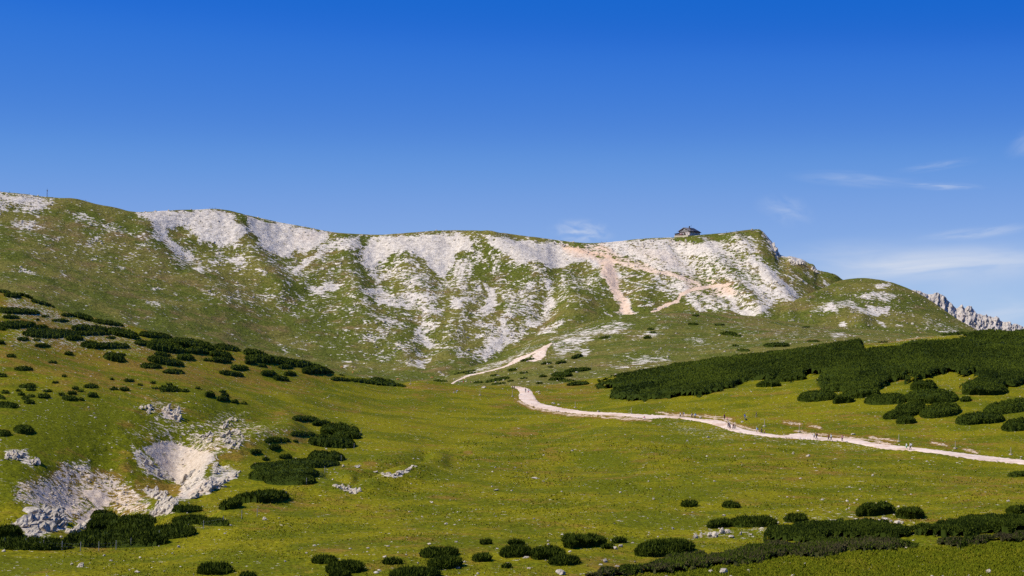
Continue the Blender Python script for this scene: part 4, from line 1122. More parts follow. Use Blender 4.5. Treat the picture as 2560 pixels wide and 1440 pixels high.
bushes(near, k4([(815, 810, 880, 810, 30), (890, 813, 960, 813, 34), (1125, 805, 1190, 805, 16), (1180, 805, 1350, 815, 50), (1235, 775, 1285, 778, 18), (1345, 825, 1410, 825, 24), (1190, 828, 1240, 828, 14), (1455, 805, 1490, 805, 16)]),
       'in the cluster above the sinkhole', LG)
bushes(near, k4([(140, 790, 270, 788, 36), (195, 816, 270, 816, 24), (115, 824, 155, 824, 16), (5, 835, 70, 835, 32), (130, 850, 185, 850, 32), (160, 880, 220, 880, 28), (200, 865, 260, 865, 22), (180, 905, 258, 908, 40), (-40, 865, 40, 880, 36),
                 (-40, 925, 140, 935, 50), (280, 865, 375, 865, 42), (320, 827, 390, 827, 20)]), 'near the left picture edge', LG)
bushes(near, k4([(430, 850, 480, 852, 24), (500, 840, 570, 840, 36), (535, 805, 590, 805, 26), (570, 825, 625, 825, 20), (460, 875, 580, 882, 44), (580, 888, 625, 888, 28), (620, 790, 730, 790, 34), (650, 858, 730, 858, 42)]),
       'of the loose group on the hill shoulder', LG)
bushes(near, k4([(1525, 855, 1600, 855, 55), (1630, 830, 1685, 830, 24), (1640, 858, 1705, 858, 32), (1610, 885, 1710, 885, 44), (1720, 907, 1775, 907, 34), (1790, 918, 1840, 918, 20)]), 'right of the sinkhole rocks', LG)
bushes(near, k4([(100, 1105, 255, 1120, 75), (-40, 1140, 80, 1140, 55)]), 'on the slope above lower sinkhole', LG)

SG = 'pine bushes round the sinkholes'
bushes(near, [(730, 1045, 800, 1050, 16), (780, 1058, 830, 1060, 20), (800, 1073, 900, 1078, 40), (770, 1100, 890, 1107, 34), (725, 1085, 790, 1085, 14), (830, 1090, 902, 1088, 26)], 'of the patch above the fenced rim', SG)
bushes(near, [(660, 1100, 725, 1100, 13), (625, 1130, 655, 1130, 15), (672, 1118, 702, 1118, 18), (697, 1142, 730, 1142, 15), (655, 1148, 675, 1148, 9), (733, 1103, 746, 1103, 7)], 'between the two rim patches', SG)
bushes(near, [(770, 1138, 862, 1142, 28), (680, 1160, 850, 1156, 26), (625, 1165, 760, 1170, 24), (620, 1185, 800, 1180, 42), (660, 1198, 790, 1198, 32)], 'of the large patch on the sinkhole rim', SG)
bushes(near, [(548, 1268, 605, 1258, 30), (580, 1250, 722, 1238, 36)], 'of the tongue below the rim patch', SG)
bushes(near, [(425, 1274, 505, 1272, 18), (430, 1302, 520, 1300, 24), (490, 1304, 572, 1308, 20), (225, 1290, 300, 1300, 44), (215, 1312, 385, 1312, 46), (330, 1296, 390, 1302, 24), (340, 1336, 490, 1326, 36), (160, 1348, 420, 1346, 46),
              (-30, 1338, 55, 1330, 40), (-30, 1360, 180, 1362, 30), (10, 1320, 52, 1326, 14)], 'before the lower sinkhole', SG)

FG = 'pine bushes in the foreground meadow'
bushes(near, [(495, 1427, 578, 1423, 28), (780, 1402, 842, 1400, 20), (815, 1423, 910, 1418, 30), (825, 1440, 875, 1438, 18), (957, 1406, 1005, 1405, 14), (975, 1438, 1100, 1433, 26), (1050, 1386, 1145, 1380, 24), (1070, 1412, 1155, 1407, 30),
              (600, 1441, 640, 1441, 12)], 'along the bottom edge of the meadow', FG, 1.5)
bushes(near, [(1182, 1398, 1228, 1396, 20), (1200, 1358, 1230, 1357, 9), (1270, 1358, 1310, 1358, 14), (1250, 1383, 1330, 1380, 28), (1328, 1387, 1412, 1384, 32), (1373, 1405, 1448, 1402, 24), (1405, 1350, 1440, 1346, 20), (1410, 1360, 1515, 1353, 36),
              (1505, 1368, 1535, 1368, 14), (1530, 1354, 1565, 1353, 13), (1255, 1417, 1278, 1417, 9), (1588, 1378, 1735, 1365, 40)], 'in the middle foreground group', FG, 1.5)
bushes(near, [(1703, 1262, 1743, 1260, 18), (1805, 1264, 1850, 1264, 17), (1768, 1315, 1830, 1308, 24), (1822, 1307, 1942, 1304, 28), (1960, 1299, 2018, 1295, 20), (2140, 1280, 2238, 1272, 38), (2240, 1287, 2310, 1285, 34), (2515, 1278, 2600, 1274, 24),
              (2518, 1187, 2600, 1184, 16)], 'above the foreground thicket', FG, 1.5)

KG = 'pine bushes on the middle knoll'
bushes(knoll, k2([(840, 1345, 950, 1350, 18), (990, 1298, 1160, 1265, 14), (1075, 1295, 1160, 1285, 12), (1395, 1270, 1465, 1262, 22), (1265, 1310, 1320, 1300, 16), (1230, 1355, 1410, 1320, 24), (1140, 1360, 1215, 1355, 20), (1275, 1372, 1380, 1362, 16),
                  (1395, 1350, 1445, 1345, 14), (1480, 1290, 1550, 1283, 14), (1490, 1330, 1540, 1325, 14)]), 'around the path below the knoll', KG)
bushes(knoll, k2([(1645, 1220, 1725, 1212, 22), (1750, 1215, 1835, 1203, 24), (1695, 1245, 1735, 1243, 12), (1870, 1175, 1955, 1155, 30), (1490, 1200, 1600, 1180, 20), (2075, 1030, 2165, 1020, 12)]), 'below the streaked knoll rocks', KG)
bushes(knoll, k2([(1815, 1275, 2015, 1255, 32), (1720, 1300, 1880, 1300, 44), (1630, 1315, 1690, 1310, 22), (1700, 1335, 1830, 1335, 40), (1605, 1365, 1655, 1362, 16), (1780, 1345, 1900, 1345, 18)]), 'of the clump above the bend', KG)
bushes(near, k2([(1835, 1375, 2000, 1360, 34)]), 'standing alone above the bend in the path', KG)
bushes(knoll, k3([(530, 702, 595, 700, 16), (690, 705, 755, 705, 10), (725, 755, 830, 762, 24), (800, 768, 860, 774, 16), (985, 828, 1145, 826, 30), (825, 858, 905, 860, 16), (795, 832, 840, 832, 13), (260, 785, 310, 780, 20), (285, 732, 330, 732, 12),
                  (300, 753, 340, 753, 12), (1220, 720, 1265, 718, 10), (1250, 805, 1325, 803, 12), (555, 650, 600, 650, 10), (0, 785, 65, 775, 12)]), 'on the bare knoll top', KG)

RG = 'pine bushes on the right hillside'
bushes(near, [(1890, 962, 1952, 959, 21), (1940, 946, 2016, 942, 24), (1993, 994, 2092, 986, 30), (2082, 1002, 2135, 996, 30), (2105, 985, 2200, 978, 34)], 'along the left thicket edge', RG, 1.2)
bushes(near, [(2160, 1000, 2270, 995, 30), (2258, 992, 2395, 990, 44), (2275, 966, 2342, 964, 34), (2207, 1040, 2300, 1026, 26), (2238, 1020, 2316, 1014, 28), (2298, 1032, 2402, 1020, 40), (2240, 1053, 2290, 1050, 24), (2400, 999, 2428, 997, 16)],
       'below the right thicket', RG, 1.2)
bushes(near, [(2388, 1050, 2512, 1042, 34), (2458, 1024, 2600, 1006, 38), (2503, 1066, 2600, 1056, 34), (2405, 978, 2520, 972, 36)], 'at the right edge below thicket', RG, 1.2)
bushes(near, [(2350, 831, 2420, 831, 9), (2195, 846, 2220, 845, 6), (2405, 834, 2450, 834, 7)], 'on the skyline of the right hill', RG)


# ---- thickets that read as one mass
def thicket(name, sh, poly, H, label, group, per_px=0.34, jit=7.0, lump_m=(11.0, 22.0), holes=(), dead=0.0, spike=1.0, ju=12.0):
    X, Y = sh.PX, sh.PY
    jx, jy = jitter(sh, ju)
    px = sh.PX + jx * jit; py = sh.PY + jy * jit * 0.5
    xs = [p[0] for p in poly]; ys = [p[1] for p in poly]
    J = min(sh.jc + 14, sh.X.shape[1])
    cand = np.zeros(sh.X.shape, bool)
    cand[:, :J] = (px[:, :J] > min(xs) - 5) & (px[:, :J] < max(xs) + 5) & (py[:, :J] > min(ys) - 5) & (py[:, :J] < max(ys) + 5)
    sd = np.full(sh.X.shape, -99.0)
    d = seg_dist(px[cand], py[cand], list(poly) + [poly[0]])
    d = np.where(in_poly(px[cand], py[cand], poly), d, -d)
    for h in holes:
        dh = seg_dist(px[cand], py[cand], list(h) + [h[0]])
        dh = np.where(in_poly(px[cand], py[cand], h), -dh, dh)
        d = np.minimum(d, dh)
    d = d - 9 * sstep(0.55, 0.95, fbm(sh.X[cand] / 13 + 4, sh.Y[cand] / 34, 2))
    sd[cand] = d
    wx, wy = 0.5 * fbm(sh.X / 11, sh.Y / 14, 2), 0.5 * fbm(sh.X / 11 + 50, sh.Y / 14, 2)
    d1, id1 = cells(sh.X / lump_m[0] + wx, sh.Y / lump_m[1] + wy)
    d2, id2 = cells(sh.X / (lump_m[0] * 0.33) + wx, sh.Y / (lump_m[1] * 0.33) + wy)
    lump = np.clip(0.06 + 0.82 * d1 + 0.30 * d2 + 0.12 * fbm(sh.X / 1.4, sh.Y / 2.0, 2), 0.06, 1.6)
    own = id1 - 0.5
    hh = H * lump * sstep(-0.5, 5.0, sd) ** 0.6
    inside = sd > -0.5
    idx = -np.ones(sh.X.shape, int)
    keep = inside
    idx[keep] = np.arange(keep.sum())
    q = np.stack([idx[:-1, :-1], idx[1:, :-1], idx[1:, 1:], idx[:-1, 1:]], -1).reshape(-1, 4)
    q = q[(q >= 0).all(1)]
    V = np.stack([sh.X[keep], sh.Y[keep], sh.Z[keep] + hh[keep] * 0.8 - 0.15], -1)
    # shoots, spread evenly over the patch as the photograph shows it
    ii, jj = np.nonzero(sd > 0.3)
    apx = np.abs(np.gradient(sh.PY, axis=1))[ii, jj] * np.gradient(sh.px)[ii] + 0.6
    n = int(per_px * apx.sum())
    pk = rng.choice(len(ii), n, p=apx / apx.sum())
    a, b = ii[pk], jj[pk]
    fa, fb = rng.uniform(0, 1, n), rng.uniform(0, 1, n)
    a2 = np.minimum(a + 1, sh.X.shape[0] - 1); b2 = np.minimum(b + 1, sh.X.shape[1] - 1)

    def lerp(T): return (T[a, b] * (1 - fa) + T[a2, b] * fa) * (1 - fb) + (T[a, b2] * (1 - fa) + T[a2, b2] * fa) * fb
    P = np.stack([lerp(sh.X), lerp(sh.Y), lerp(sh.Z)], -1)
    h2 = lerp(hh)
    P[:, 2] += h2 * 0.82
    m = P[:, 1] / F
    s = np.clip(m * 2.9, 0.22, 1.5)
    L = rng.uniform(0.35, 1.0, n) * s * spike
    lean = rng.normal(0, 0.18, (n, 3)) + np.array([0, 0, 0.25])
    T = np.stack([sh.X, sh.Y, sh.Z + hh * 0.82], -1)
    gn = np.cross(np.gradient(T, axis=0), np.gradient(T, axis=1))
    gn *= np.sign(gn[..., 2:3] + 1e-12)
    gn /= np.linalg.norm(gn, axis=-1, keepdims=True) + 1e-12
    nr = gn[a, b] + np.array([0, 0, 0.2]) + rng.normal(0, 0.26, (n, 3))
    SV, SF, st = shoots(P, L, rng.uniform(0.45, 0.75, n) * s, lean, np.clip(rng.normal(0.43, 0.34, n) + 0.40 * lerp(own) + 0.42 * fbm(P[:, 0] / 30, P[:, 1] / 60, 3), 0, 1.3), nr)
    me = make_mesh(name, np.concatenate([V, SV]), [q, SF + len(V)], {'tint': np.concatenate([np.full(len(V), 0.28), st]), 'dead': np.concatenate([np.full(len(V), dead * 0.5), np.repeat(dead * (rng.uniform(0, 1, n) < 0.35 + 0.6 * fbm(P[:, 0] / 6, P[:, 1] / 8, 2)), 4)])}, smooth=False)
    o = add(name, me, M['bush'])
    tag(o, label, 'thicket', group, 'stuff')
    return o


right_poly = [(1472, 946), (1500, 938), (1560, 930), (1640, 918), (1700, 906), (1800, 891), (1900, 880), (2000, 868), (2100, 853), (2152, 846), (2158, 856), (2160, 866), (2235, 856), (2280, 846), (2340, 842), (2390, 842), (2400, 834), (2440, 826), (2620, 820), (2700, 818),
              (2700, 950), (2620, 955), (2560, 962), (2520, 972), (2470, 985), (2408, 984), (2402, 972), (2440, 957), (2432, 944), (2445, 934), (2420, 940), (2400, 945), (2385, 932), (2370, 930), (2330, 944), (2290, 958), (2262, 962), (2255, 952), (2230, 956), (2200, 975),
              (2150, 986), (2092, 982), (2042, 974), (2048, 950), (2050, 938), (2020, 944), (1985, 954), (1925, 954), (1890, 950), (1850, 958), (1842, 968), (1800, 975), (1740, 994), (1690, 996), (1630, 1001), (1560, 1002), (1524, 999), (1530, 988), (1545, 972), (1490, 972), (1492, 964), (1530, 957),
              (1545, 950), (1526, 947)]
right_poly = [(x, y + ((17 if 10 <= q <= 16 else 11) if q < 20 else 0)) for q, (x, y) in enumerate(right_poly)]
thicket('pine_thicket', near, right_poly, 2.6, 'large dense dark pine thicket covering the right hillside', 'pine thickets', 0.46, 9.0, ju=7.0,
        holes=[[(1632, 967), (1660, 962), (1640, 971)], [(2262, 938), (2280, 934), (2278, 948), (2266, 952)]])
thicket('pine_thicket', near, [(1905, 1350), (1908, 1338), (1930, 1328), (2000, 1320), (2100, 1314), (2180, 1312), (2225, 1320), (2262, 1330), (2330, 1322), (2360, 1318), (2400, 1307), (2480, 1301), (2620, 1297), (2620, 1330), (2500, 1337), (2380, 1346), (2300, 1346),
                               (2200, 1350), (2120, 1346), (2080, 1346), (2040, 1354), (1980, 1358)], 1.25, 'dense dark pine thicket below the round bushes, lower right', 'pine thickets', 0.6, 9.0, (4.5, 6.0), spike=1.2, ju=3.0)
thicket('pine_scrub', near, [(1430, 1448), (1500, 1432), (1560, 1424), (1640, 1414), (1690, 1396), (1760, 1388), (1800, 1388), (1880, 1370), (1920, 1364), (2000, 1368), (2060, 1358), (2120, 1352), (2200, 1356), (2300, 1352), (2400, 1352), (2500, 1343), (2620, 1336),
                             (2620, 1352), (2500, 1356), (2400, 1370), (2300, 1368), (2200, 1379), (2120, 1380), (2050, 1396), (1960, 1392), (1900, 1410), (1780, 1420), (1700, 1432), (1620, 1436), (1560, 1448)], 0.8,
        'low straggling brownish pine scrub along the bottom right', 'pine thickets', 0.7, 14.0, (2.6, 3.4), holes=[[(1760, 1388), (1840, 1378), (1830, 1384), (1770, 1394)], [(2030, 1354), (2085, 1348), (2080, 1356), (2035, 1360)], [(1590, 1422), (1640, 1416), (1630, 1424)], [(2250, 1352), (2300, 1350), (2290, 1358), (2255, 1360)]], dead=0.75, spike=1.3, ju=3.0)

# ------------------------------------------------------------------ gravel paths
def ribbon(name, sh, pairs, label, nper=14, nx=7, lift=0.14, jit=1.2):
    P = np.array(pairs, float)                      # n,4 : left x,y  right x,y
    t = np.arange(len(P)); tt = np.linspace(0, len(P) - 1, (len(P) - 1) * nper + 1)
    Q = np.stack([pchip(t, P[:, k], tt) for k in range(4)], -1)
    n = len(tt)
    W = np.linspace(0, 1, nx)
    px = Q[:, 0:1] * (1 - W) + Q[:, 2:3] * W
    py = Q[:, 1:2] * (1 - W) + Q[:, 3:4] * W
    e = (rng.normal(0, 1, (n, 2)) + 1.5 * fbm(tt[:, None] * 3.1, np.array([[0.0, 50.0]]), 3)) * jit
    py[:, 0] += e[:, 0] * 0.6; px[:, 0] += e[:, 0]; py[:, -1] += e[:, 1] * 0.6; px[:, -1] += e[:, 1]
    G = sh.cast(px.ravel(), py.ravel())
    G[:, 2] += lift
    edge = np.zeros((n, nx)); edge[:, [0, -1]] = 1
    G[:, 2] -= edge.ravel() * (lift + 0.02)
    idx = np.arange(n * nx).reshape(n, nx)
    F4 = np.stack([idx[:-1, :-1], idx[1:, :-1], idx[1:, 1:], idx[:-1, 1:]], -1).reshape(-1, 4)
    o = add(name, make_mesh(name, G, [F4]), M['path'])
    o['kind'] = 'structure'
    o['label'] = label
    return o


main_pairs = [(1276, 967, 1296, 966.5), (1291, 973, 1312, 968.5), (1299, 983, 1327, 974), (1295, 992, 1333, 985), (1304, 1003, 1340, 996), (1325, 1015, 1352, 1007), (1374, 1026.5, 1383, 1014), (1416, 1032, 1421, 1021.5), (1475, 1037, 1475, 1028.5),
              (1550, 1040.5, 1550, 1032), (1625, 1048, 1625, 1036), (1660, 1045, 1660, 1038), (1694, 1047, 1694, 1040), (1750, 1055, 1750, 1046.5), (1799, 1069, 1799, 1049), (1825, 1079, 1827, 1058), (1862, 1085, 1862, 1072), (1919, 1093, 1919, 1083),
              (1956, 1096, 1956, 1088), (1990, 1099, 1995, 1082), (2020, 1100, 2022, 1083), (2050, 1102, 2050, 1091), (2106, 1105, 2106, 1095), (2140, 1111, 2140, 1096), (2190, 1121, 2180, 1105), (2219, 1125, 2219, 1110.5), (2275, 1128, 2275, 1116), (2350, 1136, 2350, 1125),
              (2444, 1151, 2444, 1136), (2500, 1157, 2500, 1142), (2560, 1163, 2560, 1149), (2700, 1180, 2700, 1164), (3000, 1215, 3000, 1198)]
main_pairs = [(p[0], p[1] - 0.08 * (p[1] - p[3]), p[2], p[3] + 0.08 * (p[1] - p[3])) for p in main_pairs]
ribbon('path', near, main_pairs, 'pale gravel footpath winding across the meadow to the saddle')


def c2q(L): return [(800 + a / 2.977, 500 + b / 2.977, 800 + c / 2.977, 500 + d / 2.977) for a, b, c, d in L]


ribbon('path', knoll, c2q([(940, 1392, 952, 1398), (977, 1364, 988, 1370), (1096, 1308, 1104, 1314), (1247, 1272, 1253, 1278), (1382, 1230, 1396, 1239), (1466, 1176, 1494, 1196), (1565, 1140, 1585, 1149), (1630, 1108, 1648, 1118), (1692, 1077, 1710, 1084), (1722, 1062, 1730, 1067)]),
       'narrow footpath climbing the knoll beyond the saddle', jit=0.4)
ribbon('path', knoll, c2q([(1500, 1196, 1600, 1204), (1560, 1176, 1655, 1186), (1600, 1140, 1680, 1150), (1625, 1115, 1692, 1112), (1665, 1084, 1712, 1084)]), 'broad eroded gravel slope beside the footpath on the knoll', jit=0.8)

# ------------------------------------------------------------------ rocks
def ico(sub):
    t = (1 + 5 ** 0.5) / 2
    v = np.array([(-1, t, 0), (1, t, 0), (-1, -t, 0), (1, -t, 0), (0, -1, t), (0, 1, t), (0, -1, -t), (0, 1, -t), (t, 0, -1), (t, 0, 1), (-t, 0, -1), (-t, 0, 1)], float)
    f = [(0, 11, 5), (0, 5, 1), (0, 1, 7), (0, 7, 10), (0, 10, 11), (1, 5, 9), (5, 11, 4), (11, 10, 2), (10, 7, 6), (7, 1, 8), (3, 9, 4), (3, 4, 2), (3, 2, 6), (3, 6, 8), (3, 8, 9), (4, 9, 5), (2, 4, 11), (6, 2, 10), (8, 6, 7), (9, 8, 1)]
    v = list(v / np.linalg.norm(v[0]))
    for _ in range(sub):
        mid = {}; nf = []
        def m(a, b):
            k = (min(a, b), max(a, b))
            if k not in mid:
                p = v[a] + v[b]; v.append(p / np.linalg.norm(p)); mid[k] = len(v) - 1
            return mid[k]
        for a, b, c in f:
            ab, bc, ca = m(a, b), m(b, c), m(c, a)
            nf += [(a, ab, ca), (b, bc, ab), (c, ca, bc), (ab, bc, ca)]
        f = nf
    return np.array(v), np.array(f)


I0, I1, I2 = ico(0), ico(1), ico(2)


def rock_shape(V, r, cuts=7, rough=0.16):
    """a broken limestone block: a ball cut by random planes, then roughened"""
    V = V.copy()
    for _ in range(cuts):
        n = r.normal(0, 1, 3); n /= np.linalg.norm(n)
        d = r.uniform(0.42, 0.82)
        s = V @ n
        V = V - np.where(s > d, s - d, 0)[:, None] * n
    ln = np.linalg.norm(V, axis=1, keepdims=True) + 1e-6
    V *= 1 + rough * np.stack([perlin(V[:, 0] * 2.7 + 5, V[:, 1] * 2.7 + V[:, 2] * 1.9)], -1) / 1.0
    return V


rp = []
for k in range(8):
    rr_ = np.random.default_rng(100 + k)
    rp.append(make_mesh('boulder', rock_shape(I2[0], rr_, 13, 0.22), [I2[1]], smooth=False))


def boulders(sh, L, where, group):
    L = sorted(L)
    for i, (px, py, w, h) in enumerate(L):
        g = sh.cast([px], [py + h * 0.42])[0]
        m = g[1] / F
        o = add('boulder', rp[(i * 3 + int(px)) % 8], M['rock'])
        o.location = (g[0], g[1] + w * m * 0.2, g[2] + h * m * 0.25)
        o.scale = (w * m * 0.62, w * m * 0.55, h * m * 0.72)
        o.rotation_euler = (rng.uniform(-0.2, 0.2), rng.uniform(-0.2, 0.2), rng.uniform(0, 6.28))
        big = 'large' if w > 16 else ('flat' if w > 2.2 * h else 'small')
        pos = 'rightmost' if i == len(L) - 1 else ('leftmost' if i == 0 else ORD[i] + ' from the left')
        tag(o, f'{big} pale limestone boulder, {pos} {where}', 'boulder', group)


def outcrop(sh, poly, n, size, label, slant=(0.5, 0.2, 0.0), tall=1.0, group='limestone outcrops', mat='rock'):
    xs = [p[0] for p in poly]; ys = [p[1] for p in poly]
    px, py = [], []
    while len(px) < n:
        x, y = rng.uniform(min(xs), max(xs), 60), rng.uniform(min(ys), max(ys), 60)
        k = in_poly(x, y, poly)
        px += list(x[k]); py += list(y[k])
    G = sh.cast(np.array(px[:n]), np.array(py[:n]))
    base = G[np.argmin(G[:, 2])]
    root = empty('rock_outcrop', tuple(base))
    tag(root, label, 'outcrop', group)
    for q, g in enumerate(G):
        s = size * rng.uniform(0.5, 1.4)
        o = add('rock', rp[rng.integers(8)], M[mat], root)
        o.location = tuple(g - base + np.array([0, 0.3 * s, 0.1 * s]))
        o.scale = (s * rng.uniform(0.45, 0.75), s * rng.uniform(0.7, 1.2), s * tall * rng.uniform(0.75, 1.2))
        o.rotation_euler = (-slant[1] + rng.normal(0, 0.2), slant[0] * 1.2 + rng.normal(0, 0.12), rng.normal(0.2, 0.35))
    return root


outcrop(near, c5([(90, 1060), (240, 960), (390, 935), (520, 1000), (480, 1060), (380, 1090), (300, 1100), (180, 1090)]), 52, 1.45, 'largest grey limestone outcrop at the lower left sinkhole rim', (0.55, 0.1, 0), mat='outcrop')
outcrop(near, c5([(185, 1120), (260, 1075), (300, 1110), (240, 1160), (190, 1150)]), 14, 1.0, 'grey leaning rock slab below the largest outcrop', (0.7, 0, 0), mat='outcrop')
outcrop(near, c5([(480, 1120), (560, 1060), (680, 1000), (670, 1040), (560, 1120), (500, 1140)]), 18, 1.0, 'pale rock rib running up from the fenced thicket', (0.6, 0, 0))
outcrop(near, c5([(715, 1100), (790, 1025), (805, 1040), (740, 1105)]), 8, 0.8, 'narrow white rock poking out of the pine thicket', (0.6, 0, 0))
outcrop(near, c5([(1110, 960), (1170, 900), (1290, 860), (1340, 838), (1290, 940), (1250, 980), (1130, 985)]), 30, 1.0, 'white rock outcrop between the two sinkholes', (0.5, 0, 0))
outcrop(near, c5([(1080, 780), (1200, 800), (1250, 850), (1180, 860), (1110, 830)]), 18, 0.8, 'small pale outcrop on the brown slope by the sinkhole floor', (0.3, 0, 0))
outcrop(near, c5([(1400, 850), (1530, 750), (1700, 690), (1780, 650), (1760, 700), (1620, 770), (1540, 815), (1440, 860)]), 34, 1.1, 'long slanting pale rock ledge along the sinkhole rim', (0.7, 0, 0))
outcrop(near, c5([(1340, 700), (1470, 640), (1500, 680), (1400, 790), (1350, 800)]), 14, 0.8, 'grey rock face at the foot of the scree fan', (0.5, 0, 0), mat='outcrop')
outcrop(near, c5([(1000, 480), (1100, 560), (1230, 660), (1290, 720), (1200, 700), (1080, 640)]), 20, 0.7, 'brownish rock rib left of the scree fan', (-0.4, 0, 0), mat='outcrop')
outcrop(near, c5([(1205, 175), (1340, 190), (1340, 280), (1220, 255)]), 22, 0.95, 'upright white outcrop at the top of the sinkhole wall', (0.2, 0, 0), 1.2)
outcrop(near, c5([(1040, 185), (1110, 160), (1145, 220), (1080, 215)]), 9, 0.8, 'white outcrop left of the upright one', (0.2, 0, 0))
outcrop(near, c5([(1630, 390), (1760, 350), (1820, 400), (1760, 480), (1680, 510)]), 34, 0.85, 'blocky white outcrop on the right of the sinkhole wall', (0.5, 0, 0))
outcrop(near, c5([(1470, 410), (1580, 350), (1570, 430), (1500, 500)]), 16, 0.85, 'smaller blocky outcrop beside the scree fan', (0.5, 0, 0))
outcrop(near, c5([(1630, 300), (1700, 250), (1790, 260), (1700, 330), (1650, 340)]), 16, 0.85, 'broken white rocks above the blocky outcrop', (0.4, 0, 0))
outcrop(near, c5([(30, 540), (120, 490), (210, 520), (130, 560), (50, 575)]), 16, 0.95, 'white rock cluster on the dark grass at the left edge', (0.3, 0, 0))
outcrop(near, c5([(220, 570), (270, 560), (290, 600), (240, 630)]), 7, 0.9, 'white rock knob below the left edge cluster', (0.3, 0, 0))
outcrop(near, c5([(1590, 600), (1650, 600), (1650, 650), (1600, 670)]), 8, 0.8, 'pale rock knob on the grassy rim', (0.3, 0, 0))
outcrop(near, [(955, 1181), (985, 1188), (1034, 1165), (1020, 1177), (985, 1195), (960, 1190)], 22, 0.75, 'white angular rock streak in the meadow gully', (0.4, 0, 0), 0.7)
outcrop(near, [(835, 1216), (862, 1215), (903, 1228), (885, 1237), (862, 1228)], 24, 0.65, 'white rubble patch lower in the meadow gully', (0, 0, 0), 0.7)

FB = 'boulders in the foreground'
boulders(near, [(x / 2.977, 960 + y / 2.977, w / 2.977, h / 2.977) for x, y, w, h in [(600, 1345, 55, 38), (535, 1337, 25, 18), (1020, 1397, 50, 20), (965, 1382, 20, 10), (1970, 1002, 35, 28), (1220, 1392, 20, 10), (345, 1172, 70, 35), (250, 1160, 50, 20), (455, 1135, 28, 20)]],
         'in lower left meadow', FB)
boulders(near, [(1500 + x / 2.415, 1200 + y / 2.415, w / 2.415, h / 2.415) for x, y, w, h in [(575, 340, 35, 30), (610, 330, 25, 40), (665, 330, 40, 34), (700, 325, 60, 50), (740, 308, 44, 36), (770, 310, 40, 30), (800, 340, 40, 20), (850, 320, 20, 25), (910, 328, 25, 15)]],
         'of the pile beside low pines', FB)
boulders(near, [(1500 + x / 2.415, 1200 + y / 2.415, w / 2.415, h / 2.415) for x, y, w, h in [(1690, 242, 30, 18), (1720, 235, 44, 32), (1755, 246, 36, 24), (1800, 252, 50, 28), (1825, 258, 22, 16)]], 'of the heap under round pines', FB)
boulders(near, [(1500 + x / 2.415, 1200 + y / 2.415, w / 2.415, h / 2.415) for x, y, w, h in [(755, 548, 48, 40), (735, 556, 26, 22), (2350, 548, 34, 34), (2230, 575, 22, 12), (30, 487, 30, 25), (210, 492, 20, 15), (95, 405, 20, 26), (125, 395, 30, 15), (105, 520, 30, 14), (240, 512, 14, 14)]],
         'along the bottom right edge', FB)
boulders(near, [(1500 + x / 2.415, 1200 + y / 2.415, w / 2.415, h / 2.415) for x, y, w, h in [(440, 290, 20, 20), (370, 293, 25, 10), (295, 317, 15, 10), (1490, 177, 20, 12), (835, 230, 40, 18), (750, 212, 25, 12), (890, 222, 20, 12), (1570, 55, 18, 10), (2465, 125, 28, 12), (1880, 85, 18, 8)]],
         'on right foreground turf', FB)
boulders(near, [(800 + x / 2.666, 900 + y / 2.666, w / 2.666, h / 2.666) for x, y, w, h in [(1600, 1410, 70, 45), (1375, 1315, 40, 16), (915, 1385, 35, 18), (1970, 1250, 34, 30), (2000, 1238, 36, 24), (2085, 1218, 20, 10), (1900, 1335, 30, 25), (1520, 1205, 20, 12), (960, 1345, 35, 15), (1870, 1362, 30, 12)]],
         'among middle foreground bushes', FB)
boulders(near, [(800 + x / 2.666, 900 + y / 2.666, w / 2.666, h / 2.666) for x, y, w, h in [(1175, 865, 40, 15), (1440, 788, 60, 12), (250, 708, 45, 25), (155, 705, 20, 15), (370, 745, 40, 15), (1490, 808, 30, 8), (640, 708, 22, 14)]], 'in the open middle meadow', FB)
boulders(near, [(1211, 968, 12, 5), (1345, 979, 11, 4.5), (1349, 984, 8, 3), (1384, 1008, 10, 5), (1397, 1011, 8, 5), (1496, 1028, 8, 6), (1751, 1043, 9, 6), (1855, 1054, 7, 4), (2132, 1085, 12, 5), (1770, 1092, 8, 5), (1718, 1101, 7, 5), (1983, 1132, 7, 8), (2022, 1139, 14, 5), (1560, 967, 9, 3)], 'beside the gravel path', FB)

